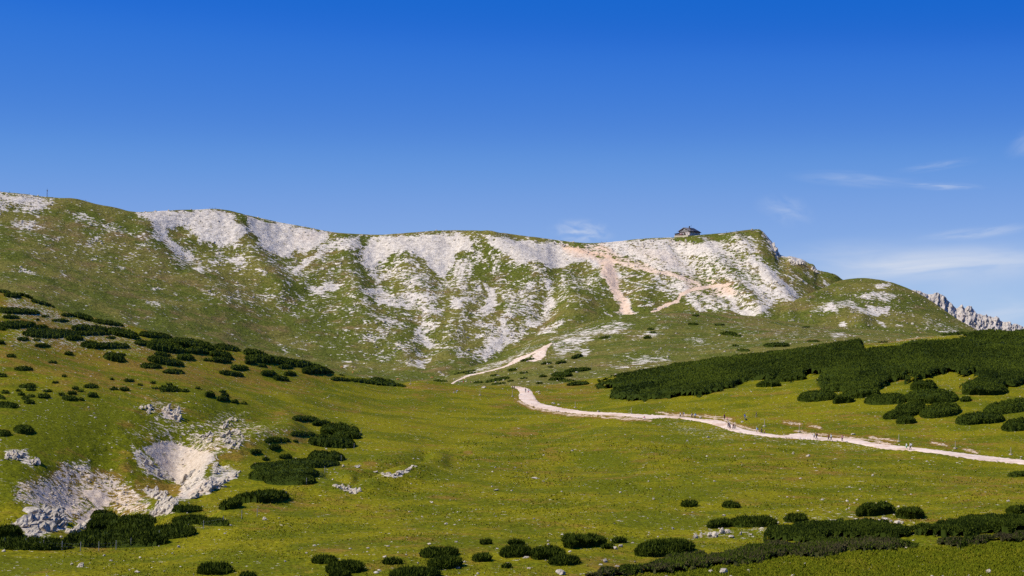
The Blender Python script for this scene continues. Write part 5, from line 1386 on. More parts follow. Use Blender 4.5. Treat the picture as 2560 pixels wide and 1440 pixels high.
# ---- countless loose stones
def stones(name, sh, n, wfun, smin, smax, label, mat='rock', power=2.2):
    J = sh.jc
    w = wfun(sh)[:, :J].copy()
    w *= (np.abs(np.gradient(sh.PY, axis=1))[:, :J] + 0.02) * np.gradient(sh.px)[:, None]
    w[(sh.PX[:, :J] < -150) | (sh.PX[:, :J] > 2710) | (sh.PY[:, :J] > 1500)] = 0
    w = w.ravel()
    pk = rng.choice(len(w), n, p=w / w.sum())
    i, j = np.unravel_index(pk, (sh.X.shape[0], J))
    i2 = np.minimum(i + 1, sh.X.shape[0] - 1); j2 = j + 1
    fa, fb = rng.uniform(0, 1, n), rng.uniform(0, 1, n)
    def lerp(T): return (T[i, j] * (1 - fa) + T[i2, j] * fa) * (1 - fb) + (T[i, j2] * (1 - fa) + T[i2, j2] * fa) * fb
    P = np.stack([lerp(sh.X), lerp(sh.Y), lerp(sh.Z)], -1)
    s = smin + (smax - smin) * rng.uniform(0, 1, n) ** power
    B = I0[0]
    V = B[None] * (1 + rng.uniform(-0.28, 0.28, (n, 12, 1))) * s[:, None, None] * rng.uniform(0.6, 1.25, (n, 1, 3)) * np.array([1, 1, 0.75])
    a = rng.uniform(0, 6.28, n)
    c, q = np.cos(a)[:, None], np.sin(a)[:, None]
    V = np.stack([V[..., 0] * c - V[..., 1] * q, V[..., 0] * q + V[..., 1] * c, V[..., 2]], -1) + P[:, None, :]
    V[..., 2] += 0.15 * s[:, None]
    Fc = (np.arange(n)[:, None, None] * 12 + I0[1][None]).reshape(-1, 3)
    o = add(name, make_mesh(name, V.reshape(-1, 3), [Fc], smooth=False), M[mat])
    tag(o, label, 'stones', None, 'stuff')


stones('rubble', near, 1300, lambda s: np.clip(near_A['rock'] - 0.28, 0, 0.3) * np.where(near_A['rock'] > 0.93, 0.05, 1), 0.06, 0.34, 'loose white limestone rubble in the sinkholes')
stones('scattered_stones', near, 1700, lambda s: 0.10 + np.clip(fbm(s.X / 25, s.Y / 40, 3), 0, 1) ** 1.5 + 2 * np.clip(near_A['rock'] - 0.15, 0, 0.2), 0.07, 0.36, 'small white stones strewn over the meadow', power=3.5)
stones('rubble', mtn, 3800, lambda s: np.clip(mtn_A['rock'] - 0.15, 0, 0.45) * (1.02 - np.clip(mtn_A['rock'], 0, 1)), 0.5, 1.7, 'broken limestone strewn over the mountain slopes', power=2.5)
stones('scattered_stones', knoll, 900, lambda s: 0.15 + np.clip(fbm(s.X / 60, s.Y / 80, 3), 0, 1), 0.35, 1.1, 'white stones strewn over the knoll', power=3)
stones('scattered_stones', dome, 1100, lambda s: 0.15 + np.clip(fbm(s.X / 60, s.Y / 80, 3), 0, 1), 0.5, 1.5, 'white stones strewn over the rounded dome hill', power=3)

# crags on the summit shoulder
CG = 'summit crags'
outcrop(mtn, [(1928, 604), (1936, 606), (1952, 638), (1942, 640)], 18, 2.9, 'dark crag on the steep summit shoulder', (0.1, 0, 0), 1.0, CG, 'crag')
outcrop(mtn, [(1968, 648), (1985, 649), (2016, 660), (2005, 664), (1980, 658)], 24, 2.5, 'pale grey crag below the summit shoulder', (0.2, 0, 0), 0.9, CG, 'crag')
outcrop(mtn, [(2030, 672), (2040, 676), (2048, 684), (2038, 684)], 8, 3.0, 'small crag lower on the shoulder skyline', (0.2, 0, 0), 0.9, CG, 'crag')
outcrop(mtn, [(1672, 600), (1740, 604), (1738, 612), (1680, 612)], 20, 2.4, 'pale rock band below the mountain hut', (0, 0, 0), 0.9, CG)
outcrop(mtn, [(1590, 612), (1660, 604), (1668, 612), (1600, 622)], 16, 2.2, 'pale rock band left of the hut', (0, 0, 0), 0.9, CG)
outcrop(mtn, [(1395, 611), (1412, 611), (1412, 616), (1396, 616)], 6, 2.2, 'reddish brown rocks at the top of the ski run', (0, 0, 0), 0.9, CG, 'crag')

# ------------------------------------------------------------------ tussocks on the nearer turf
def grass_material():
    m, n, l, b = mat_new('grass_blades')
    at = N(n, 'ShaderNodeAttribute', attribute_name='tint')
    cr = N(n, 'ShaderNodeValToRGB')
    cr.color_ramp.elements[0].color = (0.088, 0.102, 0.004, 1)
    cr.color_ramp.elements[1].color = (0.185, 0.120, 0.022, 1)
    k = cr.color_ramp.elements.new(0.55); k.color = (0.150, 0.142, 0.006, 1)
    l.new(at.outputs['Fac'], cr.inputs[0]); l.new(cr.outputs[0], b.inputs['Base Color'])
    b.inputs['Roughness'].default_value = 0.9; b.inputs['Specular IOR Level'].default_value = 0.03
    return m


M['grass'] = grass_material()


def tussocks(name, sh, n, poly, lo, hi, label, tmean, wfun):
    xs = [p[0] for p in poly]; ys = [p[1] for p in poly]
    px = rng.uniform(min(xs), max(xs), n * 3); py = rng.uniform(min(ys), max(ys), n * 3)
    k = in_poly(px, py, poly); px, py = px[k][:n], py[k][:n]
    G = sh.cast(px, py)
    w = wfun(G)
    k = rng.uniform(0, 1, len(G)) < w
    G = G[k]
    # never on bare rock
    i = np.clip(np.round(np.interp(px[k], sh.px, np.arange(len(sh.px)))).astype(int), 0, len(sh.px) - 1)
    j = np.argmin(np.abs(sh.Y[i] - G[:, 1:2]), 1)
    G = G[near_A['rock'][i, j] < 0.3]
    nn = len(G)
    s = rng.uniform(lo, hi, nn) * np.clip(G[:, 1] / 300, 0.8, 2.0)
    lean = rng.normal(0, 0.5, (nn, 3)); lean[:, 2] = 0
    t = np.clip(rng.normal(tmean, 0.22, nn) + 0.3 * fbm(G[:, 0] / 7, G[:, 1] / 10, 2), 0, 1)
    V, Fc, st = shoots(G, s, s * rng.uniform(0.5, 0.9, nn), lean, t)
    o = add(name, make_mesh(name, V, [Fc], {'tint': st}, smooth=False), M['grass'])
    tag(o, label, 'grass', None, 'stuff')


tussocks('grass', near, 60000, [(-60, 1300), (600, 1260), (900, 1150), (1300, 1080), (1800, 1110), (2620, 1180), (2620, 1460), (-60, 1460)], 0.10, 0.24, 'tufts of alpine grass over the near meadow', 0.45, lambda G: np.clip(0.30 + 1.3 * fbm(G[:, 0] / 15, G[:, 1] / 19, 4), 0.03, 1))
tussocks('ground_cover', near, 26000, [(1480, 1450), (1620, 1432), (1780, 1416), (1960, 1392), (2200, 1374), (2400, 1364), (2620, 1345), (2620, 1460), (1480, 1460)], 0.16, 0.34, 'lush green leafy ground cover in the bottom right corner', 0.12, lambda G: np.ones(len(G)))

# ------------------------------------------------------------------ box helpers
def boxv(c, s):
    c = np.array(c, float); h = np.array(s, float) / 2
    return np.array([[sx, sy, sz] for sx in (-1, 1) for sy in (-1, 1) for sz in (-1, 1)]) * h + c


BOXF = np.array([(0, 1, 3, 2), (4, 6, 7, 5), (0, 4, 5, 1), (2, 3, 7, 6), (0, 2, 6, 4), (1, 5, 7, 3)])


def box(name, c, s, mat, parent):
    return add(name, make_mesh(name, boxv(c, s), [BOXF], smooth=False), mat, parent)


def prism(name, pts, y0, y1, mat, parent):
    """outline pts (x,z) pushed from y0 to y1"""
    n = len(pts)
    V = [(x, y0, z) for x, z in pts] + [(x, y1, z) for x, z in pts]
    me = bpy.data.meshes.new(name)
    me.from_pydata(V, [], [list(range(n)), list(range(2 * n - 1, n - 1, -1))] + [[i, i + n, (i + 1) % n + n, (i + 1) % n] for i in range(n)])
    return add(name, me, mat, parent)


def tube_between(name, a, b, r0, r1, mat, parent, k=7):
    a, b = np.array(a, float), np.array(b, float)
    d = (b - a) / np.linalg.norm(b - a)
    u = np.cross(d, [0.3, 0.9, 0.2]); u /= np.linalg.norm(u); v = np.cross(d, u)
    an = np.arange(k) / k * 2 * np.pi
    ring = np.cos(an)[:, None] * u + np.sin(an)[:, None] * v
    V = np.concatenate([a + ring * r0, b + ring * r1, [a], [b]])
    i = np.arange(k); j = (i + 1) % k
    Q = np.stack([i, j, j + k, i + k], -1)
    T = np.concatenate([np.stack([j, i, np.full(k, 2 * k)], -1), np.stack([i + k, j + k, np.full(k, 2 * k + 1)], -1)])
    return add(name, make_mesh(name, V, [Q, T], smooth=False), mat, parent)


M['hut_wood'] = simple('weathered_dark_wood', (0.075, 0.058, 0.048), 0.85, 0.25, 1.5)
M['hut_shingle'] = simple('grey_shingle', (0.135, 0.112, 0.098), 0.85, 0.2, 1.2)
M['hut_plaster'] = simple('pale_plaster', (0.50, 0.42, 0.37), 0.9, 0.1, 0.8)
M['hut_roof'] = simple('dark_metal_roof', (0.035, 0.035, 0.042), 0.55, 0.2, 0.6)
M['hut_roof_lit'] = simple('sunlit_grey_roof', (0.20, 0.175, 0.155), 0.7, 0.15, 0.6)  # paler roof tone: sunlight on the slopes, painted into the colour
M['white'] = simple('white_paint', (0.78, 0.77, 0.74), 0.6, 0.05)
M['glass'] = simple('window_glass', (0.03, 0.035, 0.045), 0.15, 0.1)
M['metal'] = simple('galvanised_metal', (0.16, 0.18, 0.23), 0.5, 0.1, 2.0, 0.4)
M['post'] = simple('weathered_grey_post', (0.26, 0.25, 0.23), 0.8, 0.15, 4.0)
M['red'] = simple('faded_red_cloth', (0.42, 0.05, 0.05), 0.8, 0.1)
M['pole'] = simple('pale_wooden_pole', (0.40, 0.34, 0.26), 0.8, 0.15, 3.0)


# ------------------------------------------------------------------ the hut on the ridge
hb = mtn.cast([1712], [591.5])[0]
hut = empty('mountain_hut', (hb[0], hb[1] + 6, hb[2] + 1.6), R(-42))
hut.scale = (1.06, 1.06, 1.06)
tag(hut, 'large mountain hut with dark roof standing on the ridge', 'hut')
# local frame: gable end faces -y (towards the lower left), long side faces +x after turning
W2, LN = 7.2, 20.0
wall = prism('wall', [(-W2, 0), (W2, 0), (W2, 3.6), (-W2, 3.6)], 0, LN, M['hut_plaster'], hut)
box('terrace', (0, LN / 2 - 2, -1.6), (W2 * 2 + 5, LN + 8, 3.0), M['rock'], hut)
up = prism('upper_wall', [(-W2 - 0.15, 3.6), (W2 + 0.15, 3.6), (W2 + 0.15, 5.0), (0, 8.6), (-W2 - 0.15, 5.0)], -0.15, LN - 3, M['hut_shingle'], hut)
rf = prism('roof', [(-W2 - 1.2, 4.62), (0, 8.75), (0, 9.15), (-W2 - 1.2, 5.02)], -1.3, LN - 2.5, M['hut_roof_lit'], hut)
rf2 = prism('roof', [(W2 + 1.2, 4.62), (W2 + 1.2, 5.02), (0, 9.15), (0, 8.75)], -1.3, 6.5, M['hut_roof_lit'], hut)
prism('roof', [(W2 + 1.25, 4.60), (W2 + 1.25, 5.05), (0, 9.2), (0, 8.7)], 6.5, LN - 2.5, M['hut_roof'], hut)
# hipped rear end
me = bpy.data.meshes.new('hip_roof')
me.from_pydata([(-W2 - 1.2, LN - 2.5, 5.0), (0, LN - 2.5, 9.1), (W2 + 1.2, LN - 2.5, 5.0), (W2 + 1.2, LN + 1.5, 3.5), (-W2 - 1.2, LN + 1.5, 3.5)], [], [(0, 1, 4), (1, 3, 4), (1, 2, 3), (0, 4, 3, 2), (0, 2, 1)])
add('hip_roof', me, M['hut_roof'], hut)
box('eaves_band', (W2 + 0.35, LN / 2 - 1.5, 4.3), (0.5, LN - 3.5, 1.5), M['hut_wood'], hut)
for z, xs in ((5.0, (-4.6, -2.3, 0, 2.3, 4.6)),):
    for x in xs:
        w = box('window', (x, -0.22, z), (1.0, 0.14, 1.1), M['white'], hut)
        box('pane', (x, -0.30, z), (0.62, 0.06, 0.72), M['glass'], w)
w = box('window', (0, -0.22, 7.05), (2.0, 0.16, 1.7), M['white'], hut)
box('pane', (-0.45, -0.31, 7.05), (0.62, 0.06, 1.1), M['glass'], w)
box('pane', (0.45, -0.31, 7.05), (0.62, 0.06, 1.1), M['glass'], w)
for y in (3, 6.5, 10, 13.5, 17):
    w = box('window', (W2 + 0.05, y, 2.1), (0.14, 1.6, 1.6), M['white'], hut)
    box('pane', (W2 + 0.13, y, 2.1), (0.06, 1.1, 1.1), M['glass'], w)
for x in (-4.5, -1.5, 4.0):
    w = box('window', (x, -0.24, 2.0), (1.5, 0.16, 1.5), M['white'], hut)
    box('pane', (x, -0.34, 2.0), (1.0, 0.06, 1.0), M['glass'], w)
box('cladding', (-3.0, -0.12, 1.9), (8.0, 0.2, 3.3), M['hut_wood'], hut)
d = box('door', (1.4, -0.04, 1.2), (1.3, 0.14, 2.3), M['hut_wood'], hut)
box('handle', (1.85, -0.14, 1.2), (0.08, 0.08, 0.2), M['metal'], d)
dm = prism('dormer', [(-1.3, 5.0), (1.3, 5.0), (1.3, 6.3), (0, 7.1), (-1.3, 6.3)], 0, 5.2, M['hut_wood'], hut)
dm.location = (W2 - 0.2, 3.5, 0); dm.rotation_euler = (0, 0, R(90))
dw = box('window', (0, -0.1, 5.8), (1.1, 0.14, 0.9), M['white'], dm)
ch = box('chimney', (0.9, 8.5, 9.6), (1.0, 1.0, 2.2), M['hut_wood'], hut)
box('chimney_cap', (0.9, 8.5, 10.85), (1.4, 1.4, 0.25), M['hut_roof'], ch)
an = tube_between('antenna', (0, 13, 8.6), (0, 13, 12.6), 0.14, 0.09, M['metal'], hut)
tube_between('antenna_arm', (-0.1, 12.5, 12.1), (0.1, 13.5, 12.3), 0.10, 0.10, M['metal'], an)
# low annexe on the left
prism('annexe_wall', [(-6.5, -0.6), (0, -0.6), (0, 2.7), (-6.5, 2.2)], 1.5, 9.5, M['hut_shingle'], hut).location = (-W2, -0.8, 0)
prism('annexe_roof', [(-7.3, 2.25), (0.2, 3.2), (0.2, 3.55), (-7.3, 2.6)], 0.9, 10.1, M['hut_roof'], hut).location = (-W2, -0.8, 0)
box('awning', (-3.5, -1.6, 1.6), (4.5, 2.0, 0.25), M['red'], hut)

# ---- lattice mast on the left summit
mb = mtn.cast([118], [492])[0]
mast = empty('radio_mast', (mb[0], mb[1], mb[2] - 0.2))
tag(mast, 'slim lattice radio mast on the left summit', 'mast')
MH, mw = 9.4, 0.42
for sx in (-1, 1):
    for sy in (-1, 1):
        tube_between('leg', (sx * mw, sy * mw, 0), (sx * mw * 0.75, sy * mw * 0.75, MH * 0.86), 0.09, 0.07, M['metal'], mast, 5)
for k in range(8):
    z = 0.5 + k * 0.95
    for sx, sy, tx, ty in ((-1, -1, 1, -1), (1, -1, 1, 1), (1, 1, -1, 1), (-1, 1, -1, -1)):
        tube_between('brace', (sx * mw, sy * mw, z), (tx * mw, ty * mw, z + 0.95), 0.05, 0.05, M['metal'], mast, 4)
box('antenna_drum', (0, 0, MH * 0.80), (0.95, 0.95, 1.7), M['metal'], mast)
tube_between('antenna_tip', (0, 0, MH * 0.86), (0, 0, MH + 1.2), 0.08, 0.04, M['metal'], mast, 5)

# ---- summit cairn and a stone on the crest
def cairn(sh, px, py, r, h, label, group=None):
    g = sh.cast([px], [py])[0]
    root = empty('cairn', (g[0], g[1], g[2] - 0.1))
    tag(root, label, 'cairn', group)
    lv = 4
    for k in range(lv):
        rad = r * (1 - 0.75 * k / (lv - 1))
        cnt = max(1, int(round(7 * (1 - k / lv))))
        for q in range(cnt):
            a = q / cnt * 6.283 + k
            o = add('stone', rp[(q + k * 3) % 8], M['rock'], root)
            o.location = (math.cos(a) * rad * 0.6, math.sin(a) * rad * 0.6, h * (k + 0.45) / lv)
            o.scale = (r * 0.5, r * 0.45, h / lv * 0.75)
            o.rotation_euler = (0, 0, a * 2.1)
    return root


cairn(mtn, 1880, 577, 1.9, 2.6, 'stone cairn on the right summit')
cairn(mtn, 1167, 577.5, 0.9, 1.0, 'small pale cairn on the middle of the crest')

# ---- waymark poles standing in stone heaps
mk = [(1281, 991.5, 2.7), (1200, 988.5, 2.5), (1438, 1019.5, 2.4), (1578, 1035.5, 2.3), (1998, 1080.5, 2.0), (2247, 1104.5, 2.1), (2388, 1122, 2.0), (2527, 1137.5, 2.0), (1911, 1066, 2.1), (1026, 961, 2.4)]
mlab = ['tall waymark pole in a white stone heap at the path bend', 'waymark pole in a stone heap left of the path bend', 'waymark pole in stones right of the path bend', 'waymark pole in stones above the narrow part of the path',
        'waymark pole in stones above the eroded bank of the path', 'waymark pole in stones near the green-shorted hiker', 'waymark pole in stones right of the last hikers', 'waymark pole in stones nearest the right picture edge',
        'thin waymark pole behind the child on the path', 'waymark pole in stones at the end of the left hill']
for (px, py, h), lab in zip(mk, mlab):
    g = near.cast([px], [py])[0]
    root = empty('waymark_pole', (g[0], g[1], g[2] - 0.05))
    tag(root, lab, 'pole', 'waymark poles along the path')
    tube_between('pole', (0, 0, 0), (0.04, 0, h), 0.075, 0.06, M['pole'], root, 6)
    for q in range(7):
        a = q * 0.9
        o = add('stone', rp[q % 8], M['rock'], root)
        o.location = (math.cos(a) * 0.55 * (q % 3) * 0.55, math.sin(a) * 0.4, 0.12)
        o.scale = (0.42, 0.36, 0.28)
        o.rotation_euler = (0, 0, a)

# ---- wire fence round the sinkholes
fp = [(-25, 1366), (12, 1368), (64, 1370), (109, 1374), (155, 1376), (201, 1378), (247, 1377), (290, 1374), (327, 1368), (398, 1349), (430, 1341), (470, 1332), (509, 1323), (558, 1312), (604, 1297), (643, 1291), (715, 1247), (766, 1212), (812, 1182), (853, 1153), (885, 1122), (900, 1094), (903, 1082)]
Gf = near.cast([p[0] for p in fp], [p[1] for p in fp])
fence = empty('wire_fence', tuple(Gf[0]))
tag(fence, 'thin wire fence on grey posts along the thicket edge', 'fence')
for q, g in enumerate(Gf):
    tube_between('post', tuple(g - Gf[0] - np.array([0, 0, 0.1])), tuple(g - Gf[0] + np.array([0.02 * (q % 3), 0, 1.35])), 0.055, 0.05, M['post'], fence, 5)
for hgt in (0.55, 1.0):
    VV, FF, o_ = [], [], 0
    for a, b in zip(Gf[:-1], Gf[1:]):
        a = a - Gf[0] + np.array([0, 0, hgt]); b = b - Gf[0] + np.array([0, 0, hgt])
        VV += [a + (0, 0, .006), a - (0, 0, .006), a + (0, .01, 0), b + (0, 0, .006), b - (0, 0, .006), b + (0, .01, 0)]
        FF += [[o_, o_ + 1, o_ + 4, o_ + 3], [o_ + 1, o_ + 2, o_ + 5, o_ + 4], [o_ + 2, o_, o_ + 3, o_ + 5]]
        o_ += 6
    add('wire', make_mesh('wire', np.array(VV), [np.array(FF)]), M['metal'], fence)

# ------------------------------------------------------------------ people
def skin_mesh(name, verts, edges, radii, root=0, sub=1):
    me = bpy.data.meshes.new(name + '_skeleton')
    me.from_pydata(verts, edges, [])
    o = bpy.data.objects.new(name + '_skeleton', me)
    link(o)
    mo = o.modifiers.new('skin', 'SKIN')
    for i, r in enumerate(radii):
        rr2 = r if isinstance(r, tuple) else (r, r)
        me.skin_vertices[0].data[i].radius = rr2
    me.skin_vertices[0].data[root].use_root = True
    mo.use_smooth_shade = True
    if sub:
        s = o.modifiers.new('sub', 'SUBSURF'); s.levels = sub; s.render_levels = sub
    dg = bpy.context.evaluated_depsgraph_get()
    out = bpy.data.meshes.new_from_object(o.evaluated_get(dg))
    out.name = name
    bpy.data.objects.remove(o)
    bpy.data.meshes.remove(me)
    return out


def pose_joints(pose):
    """joints of a 1.75 m figure facing +x"""
    J = dict(pelvis=(0, 0, .95), waist=(.01, 0, 1.10), chest=(.02, 0, 1.32), neck=(.03, 0, 1.49), head=(.05, 0, 1.62), crown=(.05, 0, 1.72), nose=(.135, 0, 1.60))
    if pose == 'walk':
        J.update(hl=(0, .10, .90), kl=(.16, .10, .50), al=(.20, .10, .08), tl=(.34, .11, .03), hr=(0, -.10, .90), kr=(-.06, -.10, .49), ar=(-.30, -.10, .14), tr=(-.18, -.11, .03),
                 sl=(.02, .20, 1.42), el=(-.14, .25, 1.17), wl=(-.06, .24, .93), gl=(-.02, .24, .83), sr=(.02, -.20, 1.42), er=(.08, -.26, 1.16), wr=(.26, -.24, 1.00), gr=(.34, -.23, .95))
    elif pose == 'stand':
        J.update(hl=(0, .10, .90), kl=(.03, .11, .49), al=(0, .12, .08), tl=(.16, .14, .03), hr=(0, -.10, .90), kr=(.02, -.11, .49), ar=(-.02, -.12, .08), tr=(.14, -.14, .03),
                 sl=(.02, .20, 1.42), el=(-.03, .26, 1.15), wl=(.06, .25, .91), gl=(.09, .25, .81), sr=(.02, -.20, 1.42), er=(-.03, -.26, 1.15), wr=(.06, -.25, .91), gr=(.09, -.25, .81))
    elif pose == 'bend':
        J = dict(pelvis=(-.12, 0, .92), waist=(.0, 0, 1.02), chest=(.22, 0, 1.10), neck=(.38, 0, 1.10), head=(.50, 0, 1.06), crown=(.59, 0, 1.02), nose=(.54, 0, .95))
        J.update(hl=(-.12, .10, .88), kl=(-.02, .11, .48), al=(-.05, .12, .08), tl=(.1, .13, .03), hr=(-.12, -.10, .88), kr=(.0, -.11, .48), ar=(-.04, -.12, .08), tr=(.11, -.13, .03),
                 sl=(.32, .19, 1.08), el=(.36, .22, .82), wl=(.42, .19, .60), gl=(.45, .18, .51), sr=(.32, -.19, 1.08), er=(.36, -.22, .82), wr=(.42, -.19, .60), gr=(.45, -.18, .51))
    else:  # sit on the ground, knees up
        J = dict(pelvis=(0, 0, .16), waist=(-.03, 0, .32), chest=(-.03, 0, .54), neck=(0, 0, .71), head=(.03, 0, .84), crown=(.03, 0, .94), nose=(.115, 0, .82))
        J.update(hl=(.03, .11, .15), kl=(.38, .13, .45), al=(.56, .13, .09), tl=(.70, .14, .04), hr=(.03, -.11, .15), kr=(.40, -.13, .43), ar=(.60, -.13, .08), tr=(.74, -.14, .04),
                 sl=(-.03, .20, .64), el=(.08, .26, .40), wl=(.30, .18, .42), gl=(.38, .15, .43), sr=(-.03, -.20, .64), er=(.08, -.26, .40), wr=(.30, -.18, .42), gr=(.38, -.15, .43))
    return J


BODY_E = [('pelvis', 'waist'), ('waist', 'chest'), ('chest', 'neck'), ('neck', 'head'), ('head', 'crown'), ('head', 'nose'), ('pelvis', 'hl'), ('hl', 'kl'), ('kl', 'al'), ('al', 'tl'), ('pelvis', 'hr'), ('hr', 'kr'), ('kr', 'ar'), ('ar', 'tr'),
          ('chest', 'sl'), ('sl', 'el'), ('el', 'wl'), ('wl', 'gl'), ('chest', 'sr'), ('sr', 'er'), ('er', 'wr'), ('wr', 'gr')]
BODY_R = dict(pelvis=.14, waist=.125, chest=.145, neck=.055, head=.095, crown=.075, nose=.022, hl=.085, kl=.058, al=.042, tl=.04, hr=.085, kr=.058, ar=.042, tr=.04, sl=.055, el=.042, wl=.03, gl=.036, sr=.055, er=.042, wr=.03, gr=.036)


def sub_skin(name, J, E, Rr, root):
    keys = []
    for a, b in E:
        for k in (a, b):
            if k not in keys: keys.append(k)
    return skin_mesh(name, [J[k] for k in keys], [(keys.index(a), keys.index(b)) for a, b in E], [Rr[k] for k in keys], keys.index(root))


PM = {}
for ps in ('walk', 'stand', 'bend', 'sit'):
    J = pose_joints(ps)
    top = [('waist', 'chest'), ('pelvis', 'waist'), ('chest', 'neck'), ('chest', 'sl'), ('sl', 'el'), ('chest', 'sr'), ('sr', 'er')]
    leg = [('pelvis', 'hl'), ('hl', 'kl'), ('kl', 'al'), ('pelvis', 'hr'), ('hr', 'kr'), ('kr', 'ar')]
    sho = [('pelvis', 'hl'), ('hl', 'kl'), ('pelvis', 'hr'), ('hr', 'kr')]
    tr_ = {k: v + .028 for k, v in BODY_R.items()}; tr_['neck'] = .062; tr_['pelvis'] = .155; tr_['chest'] = .18
    lr = {k: v + .024 for k, v in BODY_R.items()}
    hd = np.array(J['head']); cr = np.array(J['crown'])
    hv = I1[0] * 0.118 + hd * 0.45 + cr * 0.55 + np.array([-.018, 0, 0])
    ch_ = np.array(J['chest']); wa = np.array(J['waist'])
    ax = (ch_ - wa) / np.linalg.norm(ch_ - wa); fw = np.cross([0, 1, 0], ax)
    bc = (ch_ + wa) / 2 - fw * -.0 + np.cross(ax, [0, 1, 0]) * .24
    bk = boxv((0, 0, 0), (1, 1, 1))
    bv = np.array([bc + np.cross(ax, [0, 1, 0]) * p[0] * .26 + np.array([0, 1, 0]) * p[1] * .32 * (1 - .2 * (p[2] > 0)) + ax * p[2] * .48 for p in bk])
    PM[ps] = dict(body=sub_skin('body', J, BODY_E, BODY_R, 'pelvis'), top=sub_skin('shirt', J, top, tr_, 'waist'), long=sub_skin('trousers', J, leg, lr, 'pelvis'), short=sub_skin('shorts', J, sho, lr, 'pelvis'),
                  hair=make_mesh('hair', hv, [I1[1][(hv[I1[1]].mean(1) - hd)[:, 0] < .055]]), pack=make_mesh('backpack', bv, [BOXF], smooth=False),
                  hat=make_mesh('hat', np.concatenate([I1[0] * np.array([.125, .12, .07]) + cr + [0, 0, .02], I1[0] * np.array([.19, .19, .012]) + cr + [0.02, 0, -.01]]), [np.concatenate([I1[1], I1[1] + len(I1[0])])]))

_cl = {}


def cloth(c):
    if c not in _cl:
        _cl[c] = simple('cloth', c, 0.85, 0.08, 5.0)
    return _cl[c]


M['skin'] = simple('skin', (0.50, 0.30, 0.21), 0.6, 0.05)
M['hair'] = simple('dark_hair', (0.05, 0.035, 0.025), 0.7, 0.1)
BLACK, GREY, WHITE, NAVY, MAROON, RED, BLUE, SKY, KHAKI, GREEN, ORANGE, PINK = (.02, .02, .025), (.2, .2, .21), (.72, .72, .72), (.03, .04, .10), (.16, .03, .05), (.55, .04, .05), (.05, .10, .42), (.30, .50, .66), (.36, .29, .18), (.06, .42, .10), (.55, .24, .12), (.66, .28, .26)


def person(sh, px, py, pose, face, top, leg, label, short=False, pack=None, hat=None, size=1.0, group='hikers on the gravel path', on=0.16):
    g = sh.cast([px], [py])[0]
    root = empty('person', (g[0], g[1], g[2] + on - 0.02), R(face))
    root.scale = (size, size, size)
    tag(root, label, 'person', group)
    p = PM[pose]
    add('body', p['body'], M['skin'], root)
    add('shirt', p['top'], cloth(top), root)
    add('shorts' if short else 'trousers', p['short'] if short else p['long'], cloth(leg), root)
    add('hair', p['hair'], M['hair'], root)
    if pack: add('backpack', p['pack'], cloth(pack), root)
    if hat: add('hat', p['hat'], cloth(hat), root)
    return root


# face: 0 = walking to the right, 180 = to the left, -90 = towards the camera, 90 = away
person(near, 1281.5, 974, 'stand', 200, BLACK, BLACK, 'left one of two dark dressed hikers standing at the path bend')
person(near, 1286, 974.5, 'stand', -20, NAVY, BLACK, 'right one of two dark dressed hikers standing at the path bend')
person(near, 1314, 982.5, 'walk', -100, BLACK, GREY, 'slim hiker in black walking on the wide bend')
person(near, 1321, 984, 'walk', -80, WHITE, RED, 'hiker in white shirt and red shorts on the wide bend', True)
person(near, 1611, 1049, 'sit', -90, RED, WHITE, 'person in red sitting below the narrow stretch of path')
person(near, 1701, 1045.5, 'walk', 180, WHITE, BLACK, 'hiker in a white top at the front of the left group')
person(near, 1708, 1044.5, 'walk', 180, BLACK, KHAKI, 'hiker in black top and khaki trousers behind the white top', pack=WHITE)
person(near, 1729.5, 1047, 'walk', 180, GREY, BLACK, 'dark hiker with grey top left of the blue shirt', pack=BLACK)
person(near, 1737.5, 1048, 'walk', 180, SKY, BLACK, 'hiker in a blue shirt and black trousers on the path', pack=BLUE)
person(near, 1811, 1049, 'stand', -60, MAROON, BLACK, 'hiker in maroon resting on the bank above the path', on=0.05)
person(near, 1818, 1050.5, 'sit', -100, PINK, KHAKI, 'person in bright pink sitting on the bank', on=0.05)
person(near, 1862, 1048.5, 'stand', -90, BLUE, GREY, 'person in blue jacket standing on the grass above the path', on=0.0)
person(near, 1891, 1044, 'walk', 170, BLACK, KHAKI, 'person in dark top alone on the meadow above the path', on=0.0, group='hikers on the meadow')
person(near, 1820.5, 1070, 'walk', 175, BLACK, BLACK, 'hiker in black with white hat leading the dense group', hat=WHITE, pack=BLACK)
person(near, 1823.5, 1072.5, 'walk', 180, NAVY, BLACK, 'hiker in navy second in the dense group', hat=WHITE)
person(near, 1825.5, 1076, 'walk', 180, GREY, MAROON, 'hiker in grey with maroon shorts nearest the path edge', True, hat=WHITE)
person(near, 1833, 1074.5, 'walk', 180, MAROON, BLACK, 'hiker in maroon fourth in the dense group', pack=KHAKI)
person(near, 1837.5, 1074.5, 'walk', 180, KHAKI, BLACK, 'hiker in khaki with white hat last in the dense group', hat=WHITE)
person(near, 1892, 1085, 'walk', 180, SKY, KHAKI, 'hiker in light blue with blue backpack on the path', True, pack=BLUE, hat=WHITE)
person(near, 1904, 1086, 'walk', 180, BLACK, BLACK, 'hiker dressed all in black beside the child')
person(near, 1911, 1086.5, 'walk', 180, ORANGE, BLACK, 'child in orange following the hiker in black', size=0.72)
person(near, 2035.5, 1099, 'walk', 180, WHITE, BLACK, 'hiker in white beside the one with red backpack', True)
person(near, 2041.5, 1099.5, 'walk', 180, BLACK, BLACK, 'dark hiker carrying a dark red backpack', pack=MAROON)
person(near, 2071.5, 1103, 'walk', 180, MAROON, BLACK, 'hiker in maroon left of the pale blue jacket')
person(near, 2078, 1103.5, 'walk', 180, (.55, .66, .76), BLACK, 'hiker in a pale blue jacket on the path', hat=WHITE)
